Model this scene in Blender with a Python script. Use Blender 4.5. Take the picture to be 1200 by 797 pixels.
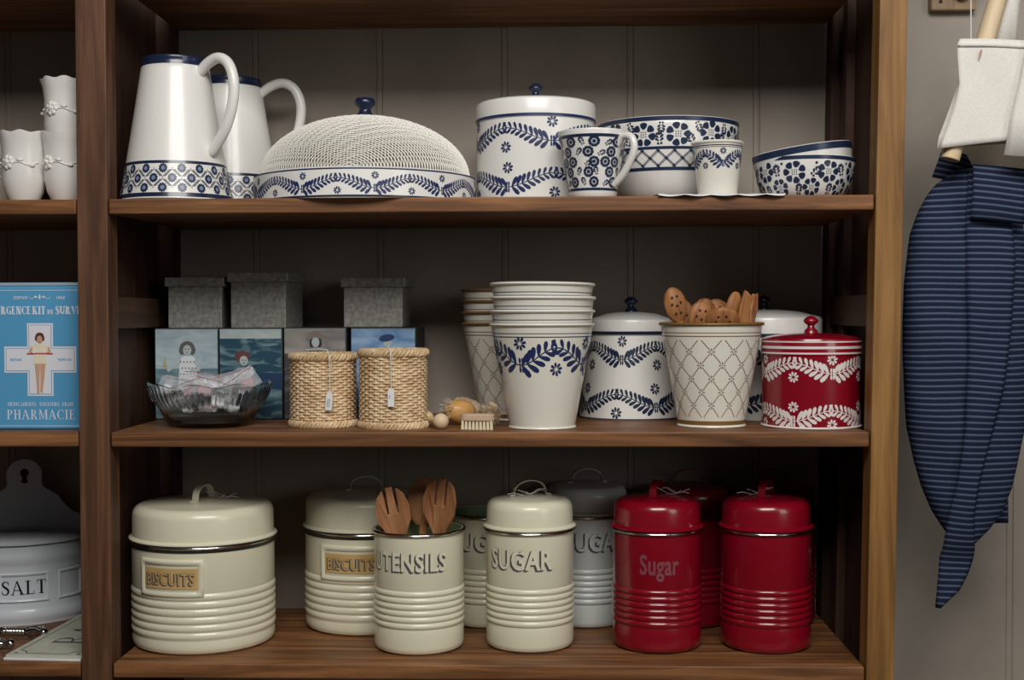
import bpy, bmesh, math, random
from mathutils import Vector, Matrix
from math import sin, cos, pi, sqrt, radians

for o in list(bpy.data.objects): bpy.data.objects.remove(o)
SC = bpy.context.scene
COL = SC.collection

# ------------------------------------------------------------------ camera
yaw, pitch, roll = 0.0305, -0.0215, -0.003
fw = Vector((-sin(yaw)*cos(pitch), cos(yaw)*cos(pitch), sin(pitch)))
r0 = Vector((cos(yaw), sin(yaw), 0)); u0 = r0.cross(fw)
rr = r0*cos(roll)+u0*sin(roll); uu = -r0*sin(roll)+u0*cos(roll)
cd = bpy.data.cameras.new('camera'); cam = bpy.data.objects.new('camera', cd); COL.objects.link(cam)
m = Matrix((rr, uu, -fw)).transposed().to_4x4(); m.translation = Vector((0.5266, -1.5135, 0.1417))
cam.matrix_world = m
cd.sensor_width = 36; cd.lens = 45; cd.clip_start = .05
SC.camera = cam

# ------------------------------------------------------------------ world, lamps, exposure
w = bpy.data.worlds.new('world'); SC.world = w; w.use_nodes = True
w.node_tree.nodes['Background'].inputs[0].default_value = (.95, .97, 1, 1)
w.node_tree.nodes['Background'].inputs[1].default_value = .035
def area(name, loc, target, sx, sy, power, col=(1, 1, 1)):
    l = bpy.data.lights.new(name, 'AREA'); l.shape = 'RECTANGLE'; l.size = sx; l.size_y = sy; l.energy = power; l.color = col
    o = bpy.data.objects.new(name, l); COL.objects.link(o); o.location = loc
    o.rotation_euler = (Vector(target)-Vector(loc)).to_track_quat('-Z', 'Y').to_euler(); return o
area('window_light', (2.5, -2.2, .9), (.5, .1, .1), .9, 1.6, 14, (1, .985, .96))
area('ceiling_light', (.62, -1.45, 1.25), (.5, .1, .0), 1.2, .6, 29, (1, .97, .93))
VS = SC.view_settings
VS.view_transform = 'Standard'; VS.look = 'None'; VS.gamma = 1; VS.use_curve_mapping = False; VS.exposure = 0

# ------------------------------------------------------------------ helpers
def S(c):                                                # sRGB 0-255 -> linear
    return tuple(((v/255)/12.92 if v/255 <= .04045 else ((v/255+.055)/1.055)**2.4) for v in c)+(1,)
def mat(name, col, rough=.5, metal=0, spec=.5, coat=0, trans=0, alpha=1):
    m = bpy.data.materials.new(name); m.use_nodes = True; b = m.node_tree.nodes['Principled BSDF']
    b.inputs['Base Color'].default_value = S(col); b.inputs['Roughness'].default_value = rough
    b.inputs['Metallic'].default_value = metal; b.inputs['Specular IOR Level'].default_value = spec
    b.inputs['Coat Weight'].default_value = coat; b.inputs['Coat Roughness'].default_value = .08
    b.inputs['Transmission Weight'].default_value = trans; b.inputs['Alpha'].default_value = alpha
    return m
def nodes(m): return m.node_tree.nodes, m.node_tree.links, m.node_tree.nodes['Principled BSDF']
def noise_mat(name, c1, c2, scale=(1, 1, 1), nscale=5, rough=.5, bump=0, detail=6, lo=.35, hi=.65, metal=0, spec=.5, dist=0, rand=0, c3=None, bdist=.002, coat=0):
    m = mat(name, c1, rough, metal, spec, coat); n, l, b = nodes(m)
    tc = n.new('ShaderNodeTexCoord'); mp = n.new('ShaderNodeMapping'); mp.inputs['Scale'].default_value = scale
    l.new(tc.outputs['Object'], mp.inputs['Vector'])
    if rand:
        oi = n.new('ShaderNodeObjectInfo'); cx = n.new('ShaderNodeVectorMath'); cx.operation = 'SCALE'
        cx.inputs[0].default_value = (3.1, 5.7, 2.3); l.new(oi.outputs['Random'], cx.inputs['Scale']); l.new(cx.outputs[0], mp.inputs['Location'])
    nz = n.new('ShaderNodeTexNoise'); nz.inputs['Scale'].default_value = nscale; nz.inputs['Detail'].default_value = detail
    nz.inputs['Distortion'].default_value = dist; nz.inputs['Roughness'].default_value = .6
    l.new(mp.outputs[0], nz.inputs['Vector'])
    cr = n.new('ShaderNodeValToRGB'); cr.color_ramp.elements[0].position = lo; cr.color_ramp.elements[0].color = S(c1)
    cr.color_ramp.elements[1].position = hi; cr.color_ramp.elements[1].color = S(c2)
    if c3: e = cr.color_ramp.elements.new((lo+hi)/2); e.color = S(c3)
    l.new(nz.outputs['Fac'], cr.inputs['Fac']); l.new(cr.outputs['Color'], b.inputs['Base Color'])
    if bump:
        bp = n.new('ShaderNodeBump'); bp.inputs['Strength'].default_value = bump; bp.inputs['Distance'].default_value = bdist
        l.new(nz.outputs['Fac'], bp.inputs['Height']); l.new(bp.outputs[0], b.inputs['Normal'])
    return m
class MB:
    def __init__(s): s.v = []; s.f = []
    def add(s, v, f):
        k = len(s.v); s.v += [tuple(p) for p in v]; s.f += [tuple(i+k for i in q) for q in f]; return s
    def box(s, x0, x1, y0, y1, z0, z1, lean=0):
        v = [(x+lean*z, y, z) for z in (z0, z1) for y in (y0, y1) for x in (x0, x1)]
        return s.add(v, [(0, 2, 3, 1), (4, 5, 7, 6), (0, 1, 5, 4), (2, 6, 7, 3), (0, 4, 6, 2), (1, 3, 7, 5)])
    def lathe(s, prof, n=72, cap0=False, cap1=False, rf=None):
        v = []; f = []
        for i, (r, z) in enumerate(prof):
            for j in range(n):
                t = 2*pi*j/n; q = (r, z) if rf is None else rf(r, z, t, i)
                v.append((q[0]*sin(t), -q[0]*cos(t), q[1]))
        for i in range(len(prof)-1):
            for j in range(n):
                a = i*n+j; b = i*n+(j+1) % n; f.append((a, b, b+n, a+n))
        if cap0: f.append(tuple(reversed(range(n))))
        if cap1: f.append(tuple(range((len(prof)-1)*n, len(prof)*n)))
        return s.add(v, f)
    def tube(s, pts, r, n=8, closed=False, flat=None, up=None):
        pts = [Vector(p) for p in pts]; N = len(pts); v = []; f = []; prev = None
        for i, p in enumerate(pts):
            a = pts[(i-1) % N] if closed or i else p; b = pts[(i+1) % N] if closed or i < N-1 else p
            d = (b-a).normalized()
            if up is not None: q = Vector(up)
            elif prev is None: q = Vector((0, 0, 1)) if abs(d.z) < .9 else Vector((1, 0, 0))
            else: q = prev
            q = (q-d*q.dot(d)).normalized(); prev = q; k = d.cross(q)
            R = r[i] if isinstance(r, (list, tuple)) else r
            for j in range(n):
                t = 2*pi*j/n+pi/n
                v.append(p+q*(cos(t)*R*(flat or 1))+k*(sin(t)*R))
        for i in range(N if closed else N-1):
            for j in range(n):
                a = i*n+j; b = i*n+(j+1) % n; c = ((i+1) % N)*n
                f.append((a, b, c+(j+1) % n, c+j))
        if not closed: f += [tuple(reversed(range(n))), tuple(range((N-1)*n, N*n))]
        return s.add(v, f)
    def prism(s, pts, d, M=None):                        # outline in XZ, thickness d along +Y
        n = len(pts); v = [(x, 0, z) for x, z in pts]+[(x, d, z) for x, z in pts]
        if M: v = [tuple(M @ Vector(p)) for p in v]
        return s.add(v, [tuple(range(n)), tuple(range(2*n-1, n-1, -1))]+[(i, i+n, (i+1) % n+n, (i+1) % n) for i in range(n)])
    def ball(s, c, r, n=16, k=10):
        if not isinstance(r, (tuple, list)): r = (r, r, r)
        v = [(c[0], c[1], c[2]-r[2])]; f = []
        for i in range(1, k):
            a = -pi/2+pi*i/k
            v += [(c[0]+r[0]*cos(a)*cos(2*pi*j/n), c[1]+r[1]*cos(a)*sin(2*pi*j/n), c[2]+r[2]*sin(a)) for j in range(n)]
        v.append((c[0], c[1], c[2]+r[2])); L = len(v)-1
        for j in range(n):
            f.append((0, 1+(j+1) % n, 1+j)); f.append((L, L-n+j, L-n+(j+1) % n))
            for i in range(k-2): a = 1+i*n; f.append((a+j, a+(j+1) % n, a+n+(j+1) % n, a+n+j))
        return s.add(v, f)
    def grid(s, rows, closed=False):
        n = len(rows[0]); v = [p for r in rows for p in r]; f = []
        for i in range(len(rows)-1):
            for j in range(n if closed else n-1):
                f.append((i*n+j, i*n+(j+1) % n, (i+1)*n+(j+1) % n, (i+1)*n+j))
        return s.add(v, f)
    def xf(s, M): s.v = [tuple(M @ Vector(p)) for p in s.v]; return s
    def mesh(s, name, smooth=True, ang=35, fix=True):
        me = bpy.data.meshes.new(name); me.from_pydata(s.v, [], s.f)
        if fix:
            bm = bmesh.new(); bm.from_mesh(me); bmesh.ops.recalc_face_normals(bm, faces=bm.faces); bm.to_mesh(me); bm.free()
        if smooth: me.shade_smooth(); me.set_sharp_from_angle(angle=radians(ang))
        me.update(); return me
    def obj(s, name, m, parent=None, loc=(0, 0, 0), rot=(0, 0, 0), bevel=0, smooth=True, ang=35, seg=2, label=None, solid=0, subsurf=0, fix=True):
        o = bpy.data.objects.new(name, s.mesh(name, smooth, ang, fix)); COL.objects.link(o); o.data.materials.append(m)
        o.location = loc; o.rotation_euler = rot; o.parent = parent
        if solid: md = o.modifiers.new('s', 'SOLIDIFY'); md.thickness = solid; md.offset = 0
        if subsurf: md = o.modifiers.new('u', 'SUBSURF'); md.levels = subsurf; md.render_levels = subsurf
        if bevel: md = o.modifiers.new('b', 'BEVEL'); md.width = bevel; md.segments = seg; md.limit_method = 'ANGLE'
        if label: o['label'] = label
        return o
def tag(o, label, cat, group=None):
    o['label'] = label; o['category'] = cat
    if group: o['group'] = group
    return o
def thing(name, label, cat, loc=(0, 0, 0), rz=0, group=None, rot=None):
    o = bpy.data.objects.new(name, None); COL.objects.link(o); o.location = loc; o.rotation_euler = rot or (0, 0, rz)
    o.empty_display_size = .02
    return tag(o, label, cat, group)
def copy_tree(o, parent=None):
    c = o.copy(); COL.objects.link(c); c.parent = parent
    for ch in [x for x in bpy.data.objects if x.parent == o]: copy_tree(ch, c)
    return c
def interp(prof):
    P = sorted([(z, r) for r, z in prof])
    def f(z):
        if z <= P[0][0]: return P[0][1]
        for (a, b), (c, d) in zip(P, P[1:]):
            if z <= c: return b+(d-b)*((z-a)/(c-a) if c > a else 0)
        return P[-1][1]
    return f
# ---- flat printed decoration: 2D polygons (s, z), wrapped round a turned body or laid on a flat face
class Dec:
    def __init__(s): s.p = []
    def poly(s, pts): s.p.append(list(pts)); return s
    def tear(s, x, z, a, L, W, n=10, tip=.62):
        pts = []
        for i in range(n):
            t = 2*pi*i/n; k = (1-cos(t))/2
            q = L*k; wv = W*.5*sin(t)*(.45+tip*k)*1.25
            pts.append((x+q*cos(a)-wv*sin(a), z+q*sin(a)+wv*cos(a)))
        return s.poly(pts)
    def ell(s, x, z, a, b, n=12, rot=0):
        return s.poly([(x+a*cos(t)*cos(rot)-b*sin(t)*sin(rot), z+a*cos(t)*sin(rot)+b*sin(t)*cos(rot)) for t in [2*pi*i/n for i in range(n)]])
    def rect(s, x0, x1, z0, z1, n=1):
        for i in range(n):
            a = x0+(x1-x0)*i/n; b = x0+(x1-x0)*(i+1)/n; s.poly([(a, z0), (b, z0), (b, z1), (a, z1)])
        return s
    def line(s, x0, z0, x1, z1, w, n=1):
        L = math.hypot(x1-x0, z1-z0); nx, nz = -(z1-z0)/L*w/2, (x1-x0)/L*w/2
        for i in range(n):
            a, b = i/n, (i+1)/n; p = (x0+(x1-x0)*a, z0+(z1-z0)*a); q = (x0+(x1-x0)*b, z0+(z1-z0)*b)
            s.poly([(p[0]-nx, p[1]-nz), (q[0]-nx, q[1]-nz), (q[0]+nx, q[1]+nz), (p[0]+nx, p[1]+nz)])
        return s
    def path(s, pts, w):
        for p, q in zip(pts, pts[1:]): s.line(p[0], p[1], q[0], q[1], w)
        return s
    def burst(s, x, z, r, n=8, w=.42, a0=.2):
        for i in range(n): a = a0+2*pi*i/n; s.tear(x+r*.22*cos(a), z+r*.22*sin(a), a, r*.78, r*w, 8)
        return s
    def daisy(s, x, z, r, n=8, rot=.2):                  # petals round a ring of dots
        for i in range(n):
            a = rot+2*pi*i/n; s.tear(x+r*.42*cos(a), z+r*.42*sin(a), a, r*.62, r*.6, 10, .7)
        for i in range(-1, 2):
            for j in range(-1, 2): s.ell(x+i*r*.2, z+j*r*.2, r*.06, r*.06, 6)
        return s
    def leaf(s, x, z, a, L):                             # a serrated leaf with a pale midrib: two rows of lobes
        for sd in (-1, 1):
            for k in range(4):
                q = (k+.35)/4.4*L; wd = L*.30*sin(pi*(k+.9)/5)
                s.tear(x+q*cos(a)-sd*L*.03*sin(a), z+q*sin(a)+sd*L*.03*cos(a), a+sd*.85, wd*1.25, L*.17, 8)
        return s.tear(x+L*.72*cos(a), z+L*.72*sin(a), a, L*.32, L*.14, 8)
    def garland(s, s0, s1, zc, A, P, L, step, ph=0, flo=None, sc=1, dots=True):
        Z = lambda q: zc+A*cos(2*pi*q/P+ph)
        n = int((s1-s0)/(P/20)); s.path([(s0+(s1-s0)*i/n, Z(s0+(s1-s0)*i/n)) for i in range(n+1)], L*.085)
        N = int((s1-s0)/step)
        for i in range(N):
            q = s0+(i+.5)*step; dz = -A*2*pi/P*sin(2*pi*q/P+ph); t = math.atan2(dz, 1)
            if dz < 0: t += pi
            k = .5-.5*cos(2*pi*q/P+ph)                   # 1 at troughs
            l = L*(.72+.42*k)
            s.tear(q, Z(q), t+.9, l, l*.37); s.tear(q, Z(q), t-.9, l, l*.37)
        if flo:
            k = s0
            m0 = math.ceil((2*pi*s0/P+ph)/pi)
            for i in range(m0, m0+int((s1-s0)/P*2)+1):
                q = (i*pi-ph)*P/(2*pi)
                for a_ in ((pi/2, -pi/2) if i % 2 else ()): s.tear(q-L*.12, Z(q), a_, L*.55, L*.2); s.tear(q+L*.12, Z(q), a_, L*.55, L*.2)
                if s0 <= q <= s1: s.burst(q, zc+(-1 if i % 2 == 0 else 1)*flo[0], flo[1])
        return s
    def add(s, D, dx=0, dz=0): s.p += [[(x+dx, z+dz) for x, z in p] for p in D.p]; return s
    def wrap(s, name, m, rf, rref, parent, th=0, off=.0003, dz=0):
        b = MB()
        for n_, p in enumerate(s.p):
            e_ = off+(n_ % 23)*4e-6
            b.add([((rf(z)+e_)*sin(th+x/rref), -(rf(z)+e_)*cos(th+x/rref), z+dz) for x, z in p], [tuple(range(len(p)))])
        return b.obj(name, m, parent, smooth=False, fix=False)
    def flat(s, name, m, parent, M=None, off=0, **k):    # on a face looking towards -Y
        b = MB()
        for n_, p in enumerate(s.p): b.add([(x, -off-(n_ % 23)*4e-6, z) for x, z in p], [tuple(range(len(p)))])
        if M: b.xf(M)
        return b.obj(name, m, parent, smooth=False, fix=False, **k)
def text(body, size, bold=0, xs=1.0, align='CENTER', sp=1.0):
    cu = bpy.data.curves.new('t', 'FONT'); cu.body = body; cu.size = size; cu.offset = bold; cu.align_x = align; cu.resolution_u = 3; cu.space_character = sp
    o = bpy.data.objects.new('t', cu); COL.objects.link(o); bpy.context.view_layer.update()
    me = bpy.data.meshes.new_from_object(o.evaluated_get(bpy.context.evaluated_depsgraph_get()))
    d = Dec(); d.p = [[(me.vertices[i].co.x*xs, me.vertices[i].co.y) for i in p.vertices] for p in me.polygons]
    bpy.data.objects.remove(o); bpy.data.curves.remove(cu); bpy.data.meshes.remove(me); return d
# ---- a small roman capital alphabet: thick stems, hairlines, serifs
def serif(body, h, wt=.16, hair=.05, sp=.1, xs=1.0):
    D = Dec(); x = 0
    for ch in body:
        if ch == ' ': x += .35; continue
        g = Dec(); T, Hh = wt, hair
        def V(cx, w=T, y0=0, y1=1, s0=True, s1=True):
            g.rect(cx-w/2, cx+w/2, y0, y1)
            for f_, y in ((s0, y0), (s1, y1)):
                if f_: g.rect(cx-w/2-.09, cx+w/2+.09, y if y == 0 else y-Hh, y+Hh if y == 0 else y)
        def H(y, a, b): g.rect(a, b, y-Hh/2, y+Hh/2)
        def arc(cx, cy, rx, ry, a0, a1, n=12):
            P = []
            for i in range(n+1):
                t = radians(a0+(a1-a0)*i/n); k = Hh+(T-Hh)*abs(cos(t))**1.3
                P.append((cx+rx*cos(t), cy+ry*sin(t), cx+(rx-k)*cos(t), cy+(ry-max(Hh, k*.45))*sin(t)))
            for p, q in zip(P, P[1:]): g.poly([(p[0], p[1]), (q[0], q[1]), (q[2], q[3]), (p[2], p[3])])
        if ch == 'I': V(.17); W = .34
        elif ch == 'H': V(.17); V(.65, T); H(.52, .17, .65); W = .82
        elif ch == 'L': V(.17); H(Hh/2, .17, .6); g.rect(.56, .6, 0, .26); W = .64
        elif ch == 'T': V(.34, s1=False); H(1-Hh/2, .02, .66); g.rect(.02, .06, .76, 1); g.rect(.62, .66, .76, 1); W = .68
        elif ch == 'E' or ch == 'F':
            V(.17); H(1-Hh/2, .17, .58); g.rect(.54, .58, .78, 1); H(.52, .17, .46); g.rect(.42, .46, .42, .62)
            if ch == 'E': H(Hh/2, .17, .6); g.rect(.56, .6, 0, .24)
            else: pass
            W = .64
        elif ch in 'PRBD':
            V(.17)
            if ch == 'D': arc(.22, .5, .52, .5, -90, 90); W = .78
            else:
                arc(.26, .74 if ch != 'P' else .73, .36, .26 if ch != 'P' else .27, -90, 90); H(1-Hh/2, .17, .27); H(.48, .17, .27); W = .66
                if ch == 'B': arc(.27, .25, .4, .25, -90, 90); H(Hh/2, .17, .28); W = .72
                if ch == 'R': g.poly([(.3, .48), (.3+T, .48), (.74, 0), (.74-T, 0)]); g.rect(.56, .8, 0, Hh); W = .8
        elif ch in 'CGOQ':
            if ch == 'O': arc(.42, .5, .42, .5, 0, 360, 28); W = .84
            else:
                arc(.42, .5, .42, .5, 48, 312, 22); g.rect(.68, .72, .7, .95); W = .76
                if ch == 'G': V(.66, T*.9, 0.04, .42, False, False); g.rect(.54, .78, .4, .4+Hh); W = .8
                else: g.rect(.68, .71, .06, .2)
        elif ch == 'S':
            P = []
            for i in range(25):
                t = i/24; a = radians(40+ t*2*230) if False else 0
            pts = [(.5, .8), (.44, .93), (.3, .98), (.15, .92), (.09, .78), (.14, .65), (.28, .55), (.42, .45), (.5, .32), (.47, .13), (.34, .03), (.2, .03), (.1, .1), (.06, .22)]
            ws = [Hh, Hh, Hh, T*.6, T*.85, T*.95, T, T, T*.95, T*.8, Hh*1.3, Hh, Hh, Hh]
            for i in range(len(pts)-1):
                (a, b), (c, d) = pts[i], pts[i+1]; L = math.hypot(c-a, d-b); nx, ny = -(d-b)/L/2, (c-a)/L/2
                e, f_ = ws[i], ws[i+1]; g.poly([(a-nx*e, b-ny*e), (c-nx*f_, d-ny*f_), (c+nx*f_, d+ny*f_), (a+nx*e, b+ny*e)])
            g.rect(.49, .52, .7, .98); g.rect(.05, .08, .02, .3); W = .58
        elif ch in 'AVM':
            if ch == 'A': g.poly([(.06, 0), (.06+Hh*1.3, 0), (.42, 1), (.36, 1)]); g.poly([(.34, 1), (.44, 1), (.44+.38, 0), (.82-T*1.1, 0)]); H(.33, .18, .62); g.rect(-.02, .22, 0, Hh); g.rect(.58, .9, 0, Hh); W = .86
            elif ch == 'V': g.poly([(.06, 1), (.06+T*1.1, 1), (.46, 0), (.4, 0)]); g.poly([(.42, 0), (.47, 0), (.8, 1), (.8-Hh*1.3, 1)]); g.rect(-.02, .3, 1-Hh, 1); g.rect(.64, .88, 1-Hh, 1); W = .86
            else: V(.13, Hh*1.3); V(.87, T); g.poly([(.08, 1), (.08+T*1.1, 1), (.52, .05), (.46, .05)]); g.poly([(.46, .05), (.52, .05), (.84, 1), (.78, 1)]); W = 1.02
        elif ch == 'N': V(.14, Hh*1.3); V(.72, Hh*1.3, s0=False); g.poly([(.1, 1), (.1+T*1.1, 1), (.75, 0), (.75-T*1.1, 0)]); W = .86
        elif ch == 'K': V(.17); g.poly([(.22, .42), (.28, .42), (.66, 1), (.58, 1)]); g.poly([(.3, .56), (.42, .66), (.78, 0), (.78-T*1.2, 0)]); g.rect(.5, .76, 1-Hh, 1); g.rect(.56, .86, 0, Hh); W = .84
        elif ch == 'U': V(.17, T, .3, 1, False); V(.68, Hh*1.3, .3, 1, False); arc(.42, .34, .33, .34, 180, 360); W = .84
        elif ch == 'J': V(.3, T, .2, 1, False); arc(.18, .2, .2, .2, 180, 360); W = .46
        else: W = .3
        D.add(g, x, 0); x += W+sp
    x -= sp
    D.p = [[((a-x/2)*h*xs, b*h) for a, b in p] for p in D.p]; return D

# ------------------------------------------------------------------ materials
def wood(name, c1, c2, axis, rough=.5, c3=None, k=1.0):
    sc = [26, 26, 26]; sc[axis] = 1.6
    return noise_mat(name, c1, c2, tuple(v*k for v in sc), 2.2, rough, .25, 8, .33, .67, dist=.7, rand=1, c3=c3, bdist=.0012, spec=.35)
M = {}
M['shelf'] = wood('shelf_wood', (78, 48, 28), (158, 108, 68), 0, .5, (120, 80, 48))
M['post'] = wood('post_wood', (66, 42, 28), (116, 80, 56), 2, .55, (90, 60, 42))
M['postR'] = wood('pale_post_wood', (112, 78, 38), (160, 118, 66), 2, .5, (138, 99, 52))
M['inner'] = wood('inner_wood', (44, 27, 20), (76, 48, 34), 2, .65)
M['rail'] = wood('rail_wood', (64, 45, 34), (88, 64, 49), 1, .6)
M['wall'] = noise_mat('wall_paint', (156, 146, 134), (164, 154, 142), (1, 1, 1), 9, .55, .03, 4)
M['floor'] = wood('floor_wood', (70, 50, 36), (110, 82, 60), 0)
M['white'] = mat('white_enamel', (232, 231, 226), .32, coat=.18)
M['china'] = mat('white_china', (226, 224, 219), .28, coat=.25)
M['ivory'] = mat('ivory_enamel', (228, 225, 212), .25, coat=.3)
M['cream'] = mat('cream_enamel', (226, 222, 196), .3, coat=.25)
M['greyenamel'] = mat('pale_grey_enamel', (206, 212, 208), .3, coat=.25)
M['green'] = mat('pale_green_enamel', (150, 172, 132), .35)
M['red'] = mat('red_enamel', (134, 7, 30), .25, coat=.5)
M['darkred'] = mat('dark_red_enamel', (140, 16, 38), .3, coat=.4)
M['navy'] = mat('navy_glaze', (26, 38, 66), .28, coat=.3)
M['blue'] = mat('blue_print', (35, 49, 94), .35)
M['navyink'] = mat('navy_print', (30, 44, 72), .3)
M['midblue'] = mat('pale_blue_print', (120, 136, 168), .35)
M['brownink'] = mat('brown_print', (120, 92, 62), .4)
M['gold'] = mat('gold_line', (150, 116, 66), .35, metal=.4)
M['whiteink'] = mat('white_print', (226, 218, 214), .4)
M['grey'] = mat('grey_lettering', (84, 84, 90), .45)
M['redgrey'] = mat('dull_red_lettering', (128, 70, 76), .45)
M['chrome'] = mat('chrome', (205, 203, 196), .16, metal=1)
M['darkrim'] = mat('dark_gasket', (46, 48, 46), .4)
M['black'] = mat('black_lacquer', (22, 20, 24), .3)
M['zinc'] = noise_mat('galvanised_zinc', (128, 128, 122), (168, 168, 160), (1, 1, 1), 160, .5, .02, 3, .35, .65, metal=.2)
M['tinside'] = mat('dark_tin_side', (58, 66, 66), .5)
M['cane'] = noise_mat('wicker_cane', (200, 168, 124), (230, 206, 168), (1, 1, 1), 60, .55, 0, 3)
M['beech'] = wood('beech_wood', (212, 184, 146), (228, 204, 170), 0, .5)
M['palewood'] = wood('pale_wood', (188, 160, 132), (206, 180, 154), 0, .5)
M['eggwood'] = wood('varnished_wood', (182, 132, 70), (214, 168, 104), 0, .35, k=1.6)
M['olive'] = wood('spoon_wood', (122, 74, 40), (184, 128, 80), 2, .5, k=1.4)
M['forkwood'] = wood('fork_wood', (132, 82, 50), (190, 138, 96), 2, .5, k=1.4)
M['hole'] = mat('drilled_hole', (52, 32, 22), .8)
M['bristle'] = mat('cream_bristle', (224, 212, 178), .7)
M['fibre'] = mat('coconut_fibre', (196, 178, 150), .9)
M['paper'] = mat('white_paper', (228, 228, 230), .7)
M['string'] = mat('white_string', (220, 218, 212), .8)
M['label'] = noise_mat('yellow_card', (196, 160, 100), (208, 174, 114), (1, 1, 1), 40, .6)
M['canvas'] = noise_mat('cream_canvas', (226, 223, 214), (236, 233, 226), (1, 1, 1), 420, .85, .12, 2, bdist=.0006)
M['card'] = noise_mat('cream_card', (186, 188, 170), (200, 202, 186), (1, 1, 1), 60, .7)
M['tan'] = mat('tan_skin', (202, 160, 130), .6)
M['pharm'] = mat('sky_blue_tin', (88, 160, 204), .4)
M['palepink'] = mat('pink_soap', (196, 158, 164), .5); M['darkitem'] = mat('dark_item', (52, 48, 50), .4)
gl = mat('clear_glass', (238, 244, 242), .03, trans=1); gl.node_tree.nodes['Principled BSDF'].inputs['IOR'].default_value = 1.48; M['glass'] = gl
pl = mat('clear_plastic', (214, 214, 220), .08, alpha=.26); M['plastic'] = pl
M['plasticred'] = mat('red_seal_strip', (160, 92, 98), .4)
M['dish'] = mat('salt_enamel', (216, 222, 228), .28, coat=.3)
# striped fabric: pale ticking lines along object Z
fb = mat('navy_striped_cloth', (36, 48, 86), .9, spec=.1); n, l, b = nodes(fb)
tc = n.new('ShaderNodeTexCoord'); sx = n.new('ShaderNodeSeparateXYZ'); l.new(tc.outputs['UV'], sx.inputs[0])
ma = n.new('ShaderNodeMath'); ma.operation = 'FRACT'; l.new(sx.outputs['Y'], ma.inputs[0])
cr = n.new('ShaderNodeValToRGB'); cr.color_ramp.interpolation = 'LINEAR'; e = cr.color_ramp.elements
e[0].position = 0; e[0].color = S((32, 37, 58)); e[1].position = 1; e[1].color = S((32, 37, 58))
for p_, c_ in ((.46, (36, 42, 64)), (.56, (84, 97, 122)), (.78, (88, 101, 126)), (.88, (34, 39, 60))): q = e.new(p_); q.color = S(c_)
l.new(ma.outputs[0], cr.inputs[0])
nz = n.new('ShaderNodeTexNoise'); nz.inputs['Scale'].default_value = 700; l.new(tc.outputs['Object'], nz.inputs['Vector'])
mx = n.new('ShaderNodeMixRGB'); mx.blend_type = 'MULTIPLY'; mx.inputs[0].default_value = .6; l.new(cr.outputs[0], mx.inputs[1]); l.new(nz.outputs['Fac'], mx.inputs[2])
gm = n.new('ShaderNodeMixRGB'); gm.blend_type = 'ADD'; gm.inputs[0].default_value = .25; l.new(mx.outputs[0], gm.inputs[1]); l.new(cr.outputs[0], gm.inputs[2])
l.new(gm.outputs[0], b.inputs['Base Color']); M['ticking'] = fb

# ------------------------------------------------------------------ the setting
D = .292; FL = -.95
def board_mesh():
    P = .1765; pr = [(0, .0016), (.0012, 0), (P-.0095, 0), (P-.0085, .0014), (P-.0075, .0003), (P-.0045, -.0002), (P-.0015, .0003), (P-.0005, .0014), (P, .0016)]
    b = MB(); rows = [[(x, y, z) for x, y in pr]+[(P, .012, z), (0, .012, z)] for z in (FL, 1.35)]
    b.grid(rows, True); return b.mesh('board', ang=20)
wb = MB().box(-1.3, 1.75, D+.010, D+.03, FL, 1.35).obj('wall_back', M['wall'], smooth=False); wb['kind'] = 'structure'
bmsh = board_mesh(); bmsh.materials.append(M['wall'])
for i in range(-7, 8):
    o = bpy.data.objects.new('board', bmsh); COL.objects.link(o); o.parent = wb; o.location = (.1128+.1765*i, D, 0)
fl = MB().box(-1.3, 1.75, -2.6, D+.03, FL-.02, FL).obj('floor', M['floor'], smooth=False); fl['kind'] = 'structure'

# ------------------------------------------------------------------ shelving unit
W = .90; LN = .0171; T = .0178; Z1, Z2, Z3, ZU = .2784, 0, -.278, .5413
un = thing('shelving_unit', 'dark stained wooden open shelving unit against a panelled wall', 'shelf', (0, 0, FL))
def part(name, b, m, bevel=.0012):
    o = b.obj(name, m, un, loc=(0, 0, -FL), bevel=bevel, smooth=False); return o
part('post', MB().box(-.0385, -.002, 0, .036, FL, .9), M['post'])
part('post', MB().box(W+.0025, W+.0345, 0, .036, FL, .9, LN), M['postR']).__setitem__('label', 'paler honey brown front post')
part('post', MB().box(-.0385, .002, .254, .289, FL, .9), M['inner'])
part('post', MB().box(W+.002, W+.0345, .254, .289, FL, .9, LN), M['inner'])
part('post', MB().box(-.98, -.945, 0, .036, FL, .9), M['post'])
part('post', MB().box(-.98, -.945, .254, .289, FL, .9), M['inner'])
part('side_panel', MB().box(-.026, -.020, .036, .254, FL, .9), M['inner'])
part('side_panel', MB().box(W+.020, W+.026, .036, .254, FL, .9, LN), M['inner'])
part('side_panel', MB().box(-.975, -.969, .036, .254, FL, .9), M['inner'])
part('batten', MB().box(W+.008, W+.02, .19, .215, FL, .9, LN), M['inner'])
for z in (.123, -.155-.3, .43):
    if z != .43: part('rail', MB().box(-.020, -.006, .036, .254, z, z+.039), M['rail']); part('rail', MB().box(W+.006, W+.02, .036, .254, z, z+.039, LN), M['rail'])
for z in (Z1, Z2, Z3, ZU+T, -.60):
    xr = W+LN*z
    o = part('shelf_board', MB().box(0, xr, 0, .288, z-T, z), M['shelf'], .0016)
    o = part('shelf_board', MB().box(-.943, -.0405, .002, .288, z-T, z), M['shelf'], .0016)

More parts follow.
